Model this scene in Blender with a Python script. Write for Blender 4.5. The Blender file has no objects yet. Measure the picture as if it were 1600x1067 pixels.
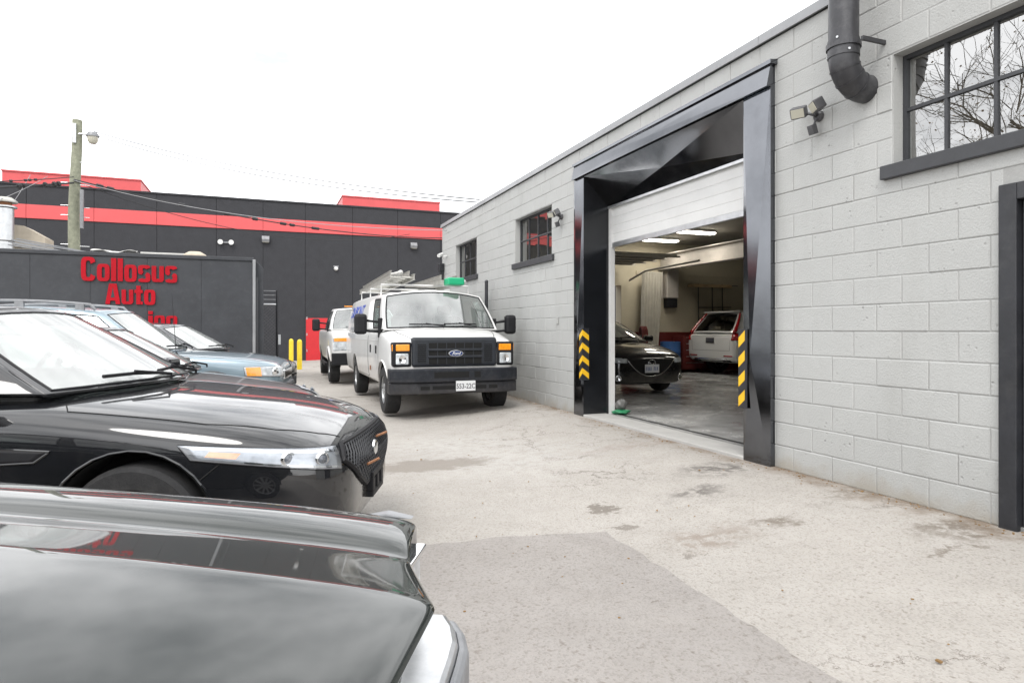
import bpy, bmesh, math, random
from mathutils import Vector, Matrix
from mathutils.bvhtree import BVHTree
R = math.radians
random.seed(7)
scene = bpy.context.scene
col = scene.collection

# ---------------------------------------------------------------- camera
CZ = 1.35
cd = bpy.data.cameras.new('camera'); cam = bpy.data.objects.new('camera', cd); col.objects.link(cam)
cam.location = (0, 0, CZ); cam.rotation_euler = (R(90), 0, R(-21.1))
cd.lens = 1006 / 1600 * 36; cd.sensor_width = 36; cd.shift_y = -17.5 / 1600
cd.clip_start = 0.05; cd.clip_end = 900
scene.camera = cam
# ---------------------------------------------------------------- sky (bright overcast) and veiled sun
SUN_EL, SUN_AZ = R(52), R(215)          # azimuth clockwise from +y
w = bpy.data.worlds.new('World'); scene.world = w; w.use_nodes = True
nt = w.node_tree; nt.nodes.clear()
out = nt.nodes.new('ShaderNodeOutputWorld'); mixs = nt.nodes.new('ShaderNodeMixShader')
b1 = nt.nodes.new('ShaderNodeBackground'); b2 = nt.nodes.new('ShaderNodeBackground')
sky = nt.nodes.new('ShaderNodeTexSky'); sky.sky_type = 'NISHITA'; sky.sun_disc = False
sky.sun_elevation = SUN_EL; sky.sun_rotation = SUN_AZ
b1.inputs[1].default_value = 0.1; nt.links.new(sky.outputs[0], b1.inputs[0])
tc = nt.nodes.new('ShaderNodeTexCoord'); mp = nt.nodes.new('ShaderNodeMapping'); mp.inputs['Scale'].default_value = (1.6, 1.6, 4.5)
nz = nt.nodes.new('ShaderNodeTexNoise'); nz.inputs['Scale'].default_value = 1.7; nz.inputs['Detail'].default_value = 6; nz.inputs['Roughness'].default_value = .55
rp = nt.nodes.new('ShaderNodeValToRGB')
rp.color_ramp.elements[0].position = .31; rp.color_ramp.elements[0].color = (.355, .362, .37, 1)
rp.color_ramp.elements[1].position = .56; rp.color_ramp.elements[1].color = (1, 1, 1, 1)
nt.links.new(tc.outputs['Generated'], mp.inputs[0]); nt.links.new(mp.outputs[0], nz.inputs['Vector'])
nt.links.new(nz.outputs[0], rp.inputs[0]); nt.links.new(rp.outputs[0], b2.inputs[0])
b2.inputs[1].default_value = 1.0
mixs.inputs[0].default_value = .92
nt.links.new(b1.outputs[0], mixs.inputs[1]); nt.links.new(b2.outputs[0], mixs.inputs[2]); nt.links.new(mixs.outputs[0], out.inputs[0])
sd = bpy.data.lights.new('sun', 'SUN'); sun = bpy.data.objects.new('sun', sd); col.objects.link(sun)
sd.energy = 0.75; sd.angle = R(25); sd.color = (1, .97, .92)
sun.rotation_euler = (R(90) - SUN_EL, 0, math.pi - SUN_AZ)
sun.location = (0, 0, 20)
vs = scene.view_settings; vs.view_transform = 'Standard'; vs.look = 'None'; vs.gamma = 1; vs.use_curve_mapping = False
vs.exposure = 1.52

# ---------------------------------------------------------------- helpers
F_, CX_, HY_, YW = 1006., 800., 516., R(21.1)
FW = (math.sin(YW), math.cos(YW)); RT = (math.cos(YW), -math.sin(YW))
def ray(px): t = (px - CX_) / F_; return (FW[0] + t * RT[0], FW[1] + t * RT[1])
def atz(px, py, z):
    s = (CZ - z) * F_ / (py - HY_); d = ray(px); return Vector((s * d[0], s * d[1], z))
def atx(px, py, x):
    d = ray(px); s = x / d[0]; return Vector((x, s * d[1], CZ + (HY_ - py) * s / F_))
def aty(px, py, y):
    d = ray(px); s = y / d[1]; return Vector((s * d[0], y, CZ + (HY_ - py) * s / F_))

def lk(n, a, b): n.links.new(a, b)
MATS = {}
def pm(name, c, rough=.5, metal=0, coat=0, var=.0, vs=4, bump=0, bs=60, spec=.5, emit=0, world=False, dirt=0, dirtc=(.35, .32, .28), rvar=0, ior=None):
    m = bpy.data.materials.new(name); m.use_nodes = True; n = m.node_tree; p = n.nodes['Principled BSDF']
    p.inputs['Base Color'].default_value = (*c, 1); p.inputs['Roughness'].default_value = rough; p.inputs['Metallic'].default_value = metal
    p.inputs['Coat Weight'].default_value = coat; p.inputs['Coat Roughness'].default_value = .03; p.inputs['Coat IOR'].default_value = 1.68 if name.startswith('paint') and 'white' not in name and 'green' not in name else 1.5; p.inputs['Specular IOR Level'].default_value = spec
    if ior: p.inputs['IOR'].default_value = ior
    if emit:
        p.inputs['Emission Color'].default_value = (*c, 1); p.inputs['Emission Strength'].default_value = emit
    if world: co = n.nodes.new('ShaderNodeNewGeometry').outputs['Position']
    else: co = n.nodes.new('ShaderNodeTexCoord').outputs['Object']
    colsock = None
    if var:
        t = n.nodes.new('ShaderNodeTexNoise'); t.inputs['Scale'].default_value = vs; t.inputs['Detail'].default_value = 7; t.inputs['Roughness'].default_value = .65
        lk(n, co, t.inputs['Vector'])
        r = n.nodes.new('ShaderNodeValToRGB'); r.color_ramp.elements[0].position = .3; r.color_ramp.elements[1].position = .7
        r.color_ramp.elements[0].color = (*[x * (1 - var) for x in c], 1); r.color_ramp.elements[1].color = (*[min(1, x * (1 + var)) for x in c], 1)
        lk(n, t.outputs[0], r.inputs[0]); colsock = r.outputs[0]
        if rvar:
            mr = n.nodes.new('ShaderNodeMapRange'); mr.inputs[1].default_value = .3; mr.inputs[2].default_value = .7
            mr.inputs[3].default_value = max(0, rough - rvar); mr.inputs[4].default_value = rough + rvar
            lk(n, t.outputs[0], mr.inputs[0]); lk(n, mr.outputs[0], p.inputs['Roughness'])
    if dirt:
        t2 = n.nodes.new('ShaderNodeTexNoise'); t2.inputs['Scale'].default_value = 9; t2.inputs['Detail'].default_value = 9; t2.inputs['Roughness'].default_value = .75
        lk(n, co, t2.inputs['Vector'])
        r2 = n.nodes.new('ShaderNodeValToRGB'); r2.color_ramp.elements[0].position = .5; r2.color_ramp.elements[0].color = (0, 0, 0, 1); r2.color_ramp.elements[1].position = .85
        r2.color_ramp.elements[1].color = (dirt, dirt, dirt, 1)
        lk(n, t2.outputs[0], r2.inputs[0])
        mx = n.nodes.new('ShaderNodeMix'); mx.data_type = 'RGBA'; mx.inputs[6].default_value = (*c, 1); mx.inputs[7].default_value = (*dirtc, 1)
        if colsock: lk(n, colsock, mx.inputs[6])
        lk(n, r2.outputs[0], mx.inputs[0]); colsock = mx.outputs[2]
    if colsock: lk(n, colsock, p.inputs['Base Color'])
    if bump:
        t = n.nodes.new('ShaderNodeTexNoise'); t.inputs['Scale'].default_value = bs; t.inputs['Detail'].default_value = 5; lk(n, co, t.inputs['Vector'])
        b = n.nodes.new('ShaderNodeBump'); b.inputs['Strength'].default_value = bump; b.inputs['Distance'].default_value = .01
        lk(n, t.outputs[0], b.inputs['Height']); lk(n, b.outputs[0], p.inputs['Normal'])
    MATS[name] = m; return m

def glassmat(name, ior=1.6, tint=(.75, .82, .80), rough=.0, painted_sheen=0):
    m = bpy.data.materials.new(name); m.use_nodes = True; n = m.node_tree; n.nodes.clear()
    o = n.nodes.new('ShaderNodeOutputMaterial'); mx = n.nodes.new('ShaderNodeMixShader'); f = n.nodes.new('ShaderNodeFresnel'); f.inputs[0].default_value = ior
    t = n.nodes.new('ShaderNodeBsdfTransparent'); t.inputs[0].default_value = (*tint, 1)
    g = n.nodes.new('ShaderNodeBsdfGlossy'); g.inputs['Roughness'].default_value = rough; g.inputs[0].default_value = (1, 1, 1, 1)
    # the same pane from both sides: the fresnel index must not invert on back faces
    geo = n.nodes.new('ShaderNodeNewGeometry'); mi = n.nodes.new('ShaderNodeMix'); mi.data_type = 'FLOAT'
    mi.inputs[2].default_value = ior; mi.inputs[3].default_value = 1 / ior
    lk(n, geo.outputs['Backfacing'], mi.inputs[0]); lk(n, mi.outputs[0], f.inputs[0])
    lk(n, f.outputs[0], mx.inputs[0]); lk(n, g.outputs[0], mx.inputs[2]); lk(n, mx.outputs[0], o.inputs[0])
    if painted_sheen:  # pale diffuse layer: bright sky reflection painted into the glass
        df = n.nodes.new('ShaderNodeBsdfDiffuse'); df.inputs[0].default_value = (.70, .72, .70, 1); m2 = n.nodes.new('ShaderNodeMixShader'); m2.inputs[0].default_value = painted_sheen
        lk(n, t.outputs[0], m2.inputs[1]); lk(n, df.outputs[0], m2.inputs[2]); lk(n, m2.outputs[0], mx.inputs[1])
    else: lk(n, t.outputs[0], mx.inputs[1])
    MATS[name] = m; return m

class MB:
    def __init__(s): s.v = []; s.f = []
    def add(s, vs, fs):
        o = len(s.v); s.v += [tuple(v) for v in vs]; s.f += [[i + o for i in f] for f in fs]; return s
    def box(s, x0, x1, y0, y1, z0, z1, M=None):
        v = [Vector(p) for p in ((x0, y0, z0), (x1, y0, z0), (x1, y1, z0), (x0, y1, z0), (x0, y0, z1), (x1, y0, z1), (x1, y1, z1), (x0, y1, z1))]
        if M is not None: v = [M @ p for p in v]
        return s.add(v, [(0, 3, 2, 1), (4, 5, 6, 7), (0, 1, 5, 4), (1, 2, 6, 5), (2, 3, 7, 6), (3, 0, 4, 7)])
    def cyl(s, p0, p1, r0, r1=None, n=16, caps=True):
        r1 = r0 if r1 is None else r1
        p0, p1 = Vector(p0), Vector(p1); a = (p1 - p0).normalized(); u = a.orthogonal().normalized(); q = a.cross(u)
        vs = []
        for p, r in ((p0, r0), (p1, r1)):
            for i in range(n): t = 2 * math.pi * i / n; vs.append(p + r * (math.cos(t) * u + math.sin(t) * q))
        fs = [(i, (i + 1) % n, n + (i + 1) % n, n + i) for i in range(n)]
        if caps: fs += [tuple(range(n - 1, -1, -1)), tuple(range(n, 2 * n))]
        return s.add(vs, fs)
    def tube(s, pts, r, n=6, caps=True):
        pts = [Vector(p) for p in pts]; k = len(pts); vs = []; u = None
        for i, p in enumerate(pts):
            a = (pts[min(i + 1, k - 1)] - pts[max(i - 1, 0)])
            if a.length < 1e-9: a = Vector((0, 0, 1))
            a.normalize()
            if u is None: u = a.orthogonal().normalized()
            else:
                u = u - a * u.dot(a)
                u = u.normalized() if u.length > 1e-6 else a.orthogonal().normalized()
            q = a.cross(u); rr = r[i] if isinstance(r, (list, tuple)) else r
            for j in range(n): t = 2 * math.pi * j / n; vs.append(p + rr * (math.cos(t) * u + math.sin(t) * q))
        fs = [(i * n + j, i * n + (j + 1) % n, (i + 1) * n + (j + 1) % n, (i + 1) * n + j) for i in range(k - 1) for j in range(n)]
        if caps: fs += [tuple(range(n - 1, -1, -1)), tuple(range((k - 1) * n, k * n))]
        return s.add(vs, fs)
    def lathe(s, prof, c, axis, n=32, closed=False):
        c = Vector(c); a = Vector(axis).normalized(); u = a.orthogonal().normalized(); q = a.cross(u); vs = []; k = len(prof)
        for r, h in prof:
            for j in range(n): t = 2 * math.pi * j / n; vs.append(c + a * h + r * (math.cos(t) * u + math.sin(t) * q))
        m = k if closed else k - 1
        fs = [(i * n + j, i * n + (j + 1) % n, ((i + 1) % k) * n + (j + 1) % n, ((i + 1) % k) * n + j) for i in range(m) for j in range(n)]
        return s.add(vs, fs)
    def prism(s, poly, fn, d0, d1):
        n = len(poly); vs = [fn(a, b, d0) for a, b in poly] + [fn(a, b, d1) for a, b in poly]
        fs = [tuple(range(n - 1, -1, -1)), tuple(range(n, 2 * n))] + [(i, (i + 1) % n, n + (i + 1) % n, n + i) for i in range(n)]
        return s.add(vs, fs)
    def grid(s, fn, nu, nv, u0=0, u1=1, v0=0, v1=1):
        vs = [fn(u0 + (u1 - u0) * i / nu, v0 + (v1 - v0) * j / nv) for j in range(nv + 1) for i in range(nu + 1)]
        fs = [(j * (nu + 1) + i, j * (nu + 1) + i + 1, (j + 1) * (nu + 1) + i + 1, (j + 1) * (nu + 1) + i) for j in range(nv) for i in range(nu)]
        return s.add(vs, fs)
    def mesh(s, name):
        me = bpy.data.meshes.new(name); me.from_pydata(s.v, [], s.f); me.update()
        bm = bmesh.new(); bm.from_mesh(me); bmesh.ops.recalc_face_normals(bm, faces=bm.faces); bm.to_mesh(me); bm.free(); return me
    def build(s, name, mat, parent=None, smooth=False, bevel=0, solid=0, weld=False):
        me = s.mesh(name)
        if weld:
            bm = bmesh.new(); bm.from_mesh(me); bmesh.ops.remove_doubles(bm, verts=bm.verts, dist=1e-4)
            bmesh.ops.recalc_face_normals(bm, faces=bm.faces); bm.to_mesh(me); bm.free()
        return link(name, me, mat, parent, smooth, bevel, solid)
def link(name, me, mat, parent=None, smooth=False, bevel=0, solid=0):
    o = bpy.data.objects.new(name, me); col.objects.link(o)
    if mat is not None and not me.materials: me.materials.append(MATS[mat] if isinstance(mat, str) else mat)
    o.parent = parent
    if smooth:
        for p in me.polygons: p.use_smooth = True
        if smooth is not True:
            try: me.set_sharp_from_angle(angle=R(smooth))
            except Exception: pass
    if solid:
        m = o.modifiers.new('solid', 'SOLIDIFY'); m.thickness = abs(solid); m.offset = -1 if solid > 0 else 1
    if bevel:
        m = o.modifiers.new('bevel', 'BEVEL'); m.width = bevel; m.segments = 2; m.limit_method = 'ANGLE'; m.angle_limit = R(40)
    return o
def empty(name, loc=(0, 0, 0), rz=0, parent=None):
    o = bpy.data.objects.new(name, None); col.objects.link(o); o.location = loc; o.rotation_euler = (0, 0, rz); o.parent = parent
    o.empty_display_size = .2; return o
def tag(o, label=None, cat=None, group=None, kind=None):
    if label: o['label'] = label
    if cat: o['category'] = cat
    if group: o['group'] = group
    if kind: o['kind'] = kind
    return o
def realize(o):
    """object with modifiers -> plain mesh"""
    bpy.context.view_layer.update()
    dg = bpy.context.evaluated_depsgraph_get(); me = bpy.data.meshes.new_from_object(o.evaluated_get(dg), depsgraph=dg); return me
def text_mesh(body, size, ext=.01, off=0, shear=0, sx=1, align='CENTER', space=1.0):
    c = bpy.data.curves.new('lettering', 'FONT'); c.body = body; c.size = size; c.extrude = ext; c.offset = off; c.shear = shear
    c.align_x = align; c.space_character = space; c.resolution_u = 3
    o = bpy.data.objects.new('lettering', c); col.objects.link(o); me = realize(o); bpy.data.objects.remove(o); bpy.data.curves.remove(c)
    if sx != 1: me.transform(Matrix.Diagonal((sx, 1, 1, 1)))
    me.materials.clear(); return me
FACE_MY = Matrix(((1, 0, 0, 0), (0, 0, -1, 0), (0, 1, 0, 0), (0, 0, 0, 1)))      # text facing -y
FACE_PX = Matrix(((0, 0, 1, 0), (1, 0, 0, 0), (0, 1, 0, 0), (0, 0, 0, 1)))       # text facing +x
def text(body, size, mat, parent, M, name='lettering', **k):
    me = text_mesh(body, size, **k); me.transform(M); return link(name, me, mat, parent)
def T(x, y, z): return Matrix.Translation((x, y, z))

# ---------------------------------------------------------------- materials
pm('black_metal', (.15, .155, .168), .12, metal=1, var=.15, vs=2.5, rvar=.05)
pm('black_gloss', (.008, .009, .011), .2, var=.3, vs=3)
pm('black_trim', (.018, .019, .023), .42, var=.3, vs=6, bump=.05, dirt=.12, dirtc=(.2, .19, .18))
pm('charcoal_frame', (0.03375, 0.03525, 0.03975), .5, var=.15, vs=8, bump=.08, bs=40)
pm('flashing', (0.24, 0.244, 0.252), .38, metal=.3, var=.15, vs=2, world=True)
pm('white_door', (0.64, 0.64, 0.632), .4, var=.05, vs=3, world=True)
pm('white_trim', (0.6, 0.6, 0.592), .4, var=.06, vs=4)
pm('galv', (.5, .51, .52), .35, metal=.9, var=.15, vs=8)
pm('yellow_paint', (0.7225, 0.527, 0.0255), .45, var=.1, vs=8)
pm('hazard_yellow', (0.7225, 0.425, 0.017), .4, var=.06, vs=10)
pm('red_paint', (0.496, 0.0176, 0.024), .45, var=.08, vs=3)
pm('red_band', (0.56, 0.076, 0.08), .5, var=.06, vs=2, world=True)
pm('facade_dark', (0.02808, 0.02886, 0.03354), .85, var=.12, vs=3, bump=.5, bs=18, world=True)
pm('trailer_dark', (0.039, 0.04134, 0.0468), .55, spec=.3, var=.15, vs=2, world=True, dirt=.12, dirtc=(.18, .18, .18))
pm('letter_red', (.34, .002, .010), .65, spec=.2, var=.15, vs=1.5, world=True)
pm('pole_wood', (0.225, 0.2325, 0.1725), .85, var=.25, vs=10, bump=.6, bs=25)
pm('cable', (.02, .02, .022), .6)
pm('cable_pale', (.25, .25, .26), .5)
pm('concrete', (0.375, 0.3675, 0.3525), .8, var=.1, vs=5, bump=.2, bs=60, world=True)
pm('floor_epoxy', (.33, .33, .325), .22, var=.35, vs=1.3, world=True, rvar=.12)
pm('inner_wall', (0.425, 0.3825, 0.289), .7, var=.06, vs=2, world=True, bump=.15, bs=30)
pm('inner_red', (0.102, 0.0108, 0.009), .55, var=.2, vs=2, world=True)
pm('inner_blue', (.02, .08, .24), .5, var=.2, vs=3, world=True)
pm('ceiling', (.34, .32, .28), .85, var=.15, vs=1.5, world=True)
pm('steel_beam', (.42, .39, .36), .55, var=.12, vs=3, world=True)
pm('tool_dark', (.04, .035, .03), .6)
pm('wood_raw', (.45, .33, .19), .7, var=.2, vs=6)
pm('lamp_lit', (1, .96, .86), .5, emit=6)
pm('tyre', (.014, .014, .015), .82, var=.3, vs=20, bump=.2, bs=90, dirt=.25, dirtc=(.12, .11, .10))
pm('rim_silver', (.55, .56, .57), .32, metal=.85, var=.12, vs=12, dirt=.3, dirtc=(.25, .23, .2))
pm('rim_dark', (.05, .05, .055), .35, metal=.6)
pm('chrome', (.82, .83, .84), .07, metal=1)
pm('satin_alloy', (.72, .73, .74), .22, metal=1, var=.08, vs=6)
pm('bumper_chrome', (0.527, 0.5355, 0.544), .3, metal=.9, var=.25, vs=9, dirt=.3, dirtc=(.6, .59, .56))
pm('plastic_black', (.012, .012, .014), .55, spec=.25, var=.2, vs=8, bump=.08, bs=120)
pm('bumper_navy', (.012, .014, .019), .5, spec=.3, var=.25, vs=4, dirt=.18, dirtc=(.22, .22, .22))
pm('grille_black', (.024, .027, .033), .5, spec=.3, var=.15, vs=8)
pm('void_black', (.004, .004, .004), .9)
pm('lens_clear', (.50, .53, .55), .05, coat=1, var=.45, vs=9)
pm('lamp_bowl', (.40, .42, .45), .28, metal=.7, var=.35, vs=7)
pm('lens_dark', (.10, .11, .13), .05, coat=1)
pm('lens_peach', (.80, .40, .22), .2, coat=1, var=.15, vs=20)
pm('lens_amber', (.85, .30, .02), .12, coat=1, var=.2, vs=30)
pm('lens_red', (.30, .006, .010), .1, coat=1, var=.2, vs=10)
pm('reflector', (.75, .76, .77), .12, metal=1, var=.3, vs=18)
pm('cabin_dark', (.10, .10, .10), .8)
pm('cabin_grey', (.28, .28, .27), .8)
pm('plate_white', (0.624, 0.632, 0.64), .4)
pm('plate_blue', (.03, .08, .28), .4)
pm('plate_dark', (.05, .05, .06), .4)
pm('ford_blue', (.01, .03, .13), .15, coat=1)
pm('paint_black', (.0075, .0080, .0095), .3, spec=.1, coat=1, var=.3, vs=2, dirt=.05, dirtc=(.2, .19, .18))
pm('paint_green_black', (.010, .013, .011), .3, spec=.05, coat=1, var=.15, vs=2)
pm('paint_dusty', (.050, .046, .046), .3, coat=.7, var=.2, vs=3, dirt=.15)
pm('paint_blue', (0.216, 0.284, 0.328), .3, metal=.35, coat=.8, var=.08, vs=3)
pm('paint_charcoal', (.03, .032, .038), .25, metal=.3, coat=1)
pm('paint_white', (.66, .66, .65), .32, coat=.5, var=.03, vs=2, dirt=.10, dirtc=(.42, .38, .33))
pm('paint_pearl', (0.612, 0.612, 0.6035), .25, coat=.8)
pm('decal_blue', (.03, .07, .38), .4)
pm('decal_grey', (.18, .19, .23), .4)
pm('sack_grey', (.13, .13, .125), .5, var=.3, vs=12)
pm('tub_green', (.03, .22, .10), .4)
pm('green_box', (0.007, 0.336, 0.154), .4)
pm('ladder_alu', (0.4125, 0.405, 0.375), .45, metal=.5, var=.2, vs=8, dirt=.3, dirtc=(.35, .3, .22))
pm('tarp_white', (0.476, 0.469, 0.448), .7, var=.1, vs=5)
pm('rust', (.25, .11, .05), .7, var=.3, vs=20)
pm('flood_grey', (.075, .075, .08), .4, var=.2, vs=12)
pm('lamp_grey', (.20, .205, .215), .4, var=.2, vs=12)
pm('lamp_face', (0.465, 0.45, 0.375), .25, coat=.5)
pm('pipe_dark', (0.042, 0.042, 0.0462), .38, metal=.25, var=.2, vs=5, dirt=.12, dirtc=(.5, .5, .5))
pm('beige', (0.4125, 0.36, 0.285), .7, var=.15, vs=4)
pm('bark', (.09, .075, .06), .9, var=.3, vs=10)
pm('dry_leaf', (.22, .13, .05), .8, var=.3, vs=3)
pm('curtain', (.42, .40, .35), .6, var=.1, vs=6)
glassmat('car_glass', 2.9, (.66, .75, .72), painted_sheen=.38)
glassmat('van_glass', 2.6, (.60, .70, .67), painted_sheen=.14)
glassmat('lens_cover', 1.8, (.93, .94, .95))
glassmat('dark_glass', 1.6, (.10, .11, .11))
glassmat('window_glass', 3.6, (.72, .76, .74))

def grime(name, z0, z1, k):        # road dirt thrown up on the lower panels
    m = MATS[name]; n = m.node_tree; p = n.nodes['Principled BSDF']; src = p.inputs['Base Color'].links[0].from_socket
    co = n.nodes.new('ShaderNodeTexCoord').outputs['Object']; sx = n.nodes.new('ShaderNodeSeparateXYZ'); lk(n, co, sx.inputs[0])
    t = n.nodes.new('ShaderNodeTexNoise'); t.inputs['Scale'].default_value = 3; t.inputs['Detail'].default_value = 8; t.inputs['Roughness'].default_value = .7; lk(n, co, t.inputs['Vector'])
    a = n.nodes.new('ShaderNodeMath'); a.operation = 'MULTIPLY_ADD'; a.inputs[1].default_value = .7; lk(n, t.outputs[0], a.inputs[0]); lk(n, sx.outputs[2], a.inputs[2])
    mr = n.nodes.new('ShaderNodeMapRange'); mr.inputs[1].default_value = z1 + .35; mr.inputs[2].default_value = z0 + .35; mr.inputs[3].default_value = 0; mr.inputs[4].default_value = k; lk(n, a.outputs[0], mr.inputs[0])
    mx = n.nodes.new('ShaderNodeMix'); mx.data_type = 'RGBA'; lk(n, mr.outputs[0], mx.inputs[0]); lk(n, src, mx.inputs[6]); mx.inputs[7].default_value = (.26, .22, .18, 1); lk(n, mx.outputs[2], p.inputs['Base Color'])
grime('paint_white', .38, .85, .7); grime('paint_black', .15, .45, .25); grime('bumper_navy', .3, .6, .12)

def block_paint():
    m = pm('block_paint', (.375, .379, .371), .62, var=.05, vs=1.2, world=True); n = m.node_tree; p = n.nodes['Principled BSDF']
    g = n.nodes.new('ShaderNodeNewGeometry').outputs['Position']
    t1 = n.nodes.new('ShaderNodeTexNoise'); t1.inputs['Scale'].default_value = 85; t1.inputs['Detail'].default_value = 4
    vo = n.nodes.new('ShaderNodeTexVoronoi'); vo.inputs['Scale'].default_value = 21
    tn = n.nodes.new('ShaderNodeTexNoise'); tn.inputs['Scale'].default_value = 5; tn.inputs['Detail'].default_value = 3
    for t in (t1, vo, tn): lk(n, g, t.inputs['Vector'])
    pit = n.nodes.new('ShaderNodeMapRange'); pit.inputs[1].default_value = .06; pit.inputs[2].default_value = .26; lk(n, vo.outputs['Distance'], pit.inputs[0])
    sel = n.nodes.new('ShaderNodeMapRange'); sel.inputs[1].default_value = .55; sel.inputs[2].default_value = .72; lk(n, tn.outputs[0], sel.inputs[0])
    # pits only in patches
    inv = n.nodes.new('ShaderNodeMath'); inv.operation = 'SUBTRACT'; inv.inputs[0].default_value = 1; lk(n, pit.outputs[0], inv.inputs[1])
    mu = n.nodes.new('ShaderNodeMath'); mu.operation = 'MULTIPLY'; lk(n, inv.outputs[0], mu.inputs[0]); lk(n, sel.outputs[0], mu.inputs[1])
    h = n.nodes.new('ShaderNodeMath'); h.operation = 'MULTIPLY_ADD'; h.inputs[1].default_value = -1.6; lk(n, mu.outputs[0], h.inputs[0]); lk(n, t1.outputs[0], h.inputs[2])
    b = n.nodes.new('ShaderNodeBump'); b.inputs['Strength'].default_value = .6; b.inputs['Distance'].default_value = .006
    lk(n, h.outputs[0], b.inputs['Height']); lk(n, b.outputs[0], p.inputs['Normal'])
    # grime just over the ground: a stain with its own ragged edge
    sx = n.nodes.new('ShaderNodeSeparateXYZ'); lk(n, g, sx.inputs[0])
    a = n.nodes.new('ShaderNodeMath'); a.operation = 'MULTIPLY_ADD'; a.inputs[1].default_value = .35; lk(n, tn.outputs[0], a.inputs[0]); lk(n, sx.outputs[2], a.inputs[2])
    mr = n.nodes.new('ShaderNodeMapRange'); mr.inputs[1].default_value = .42; mr.inputs[2].default_value = .29; mr.inputs[3].default_value = 0; mr.inputs[4].default_value = .55; lk(n, a.outputs[0], mr.inputs[0])
    src0 = p.inputs['Base Color'].links[0].from_socket
    pit_shade = n.nodes.new('ShaderNodeMath'); pit_shade.operation = 'MULTIPLY'; pit_shade.inputs[1].default_value = .55; lk(n, mu.outputs[0], pit_shade.inputs[0])
    m0 = n.nodes.new('ShaderNodeMix'); m0.data_type = 'RGBA'; lk(n, pit_shade.outputs[0], m0.inputs[0]); lk(n, src0, m0.inputs[6]); m0.inputs[7].default_value = (.12, .115, .11, 1)  # pits darkened: shade of the hollows painted in, along with grime
    wt = n.nodes.new('ShaderNodeTexNoise'); wt.inputs['Scale'].default_value = 1.1; wt.inputs['Detail'].default_value = 8; wt.inputs['Roughness'].default_value = .7
    wm = n.nodes.new('ShaderNodeMapping'); wm.inputs['Scale'].default_value = (1, 2.2, .45); lk(n, g, wm.inputs[0]); lk(n, wm.outputs[0], wt.inputs['Vector'])
    wr_ = n.nodes.new('ShaderNodeMapRange'); wr_.inputs[1].default_value = .5; wr_.inputs[2].default_value = .75; wr_.inputs[3].default_value = 0; wr_.inputs[4].default_value = .35; lk(n, wt.outputs[0], wr_.inputs[0])
    m1 = n.nodes.new('ShaderNodeMix'); m1.data_type = 'RGBA'; lk(n, wr_.outputs[0], m1.inputs[0]); lk(n, m0.outputs[2], m1.inputs[6]); m1.inputs[7].default_value = (.275, .272, .258, 1)
    src = m1.outputs[2]
    mx = n.nodes.new('ShaderNodeMix'); mx.data_type = 'RGBA'; lk(n, mr.outputs[0], mx.inputs[0]); lk(n, src, mx.inputs[6]); mx.inputs[7].default_value = (.29, .255, .20, 1)
    lk(n, mx.outputs[2], p.inputs['Base Color'])
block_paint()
pm('joint_paint', (0.3139, 0.3139, 0.3066), .8, var=.15, vs=3, world=True, bump=.3, bs=60)

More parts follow.
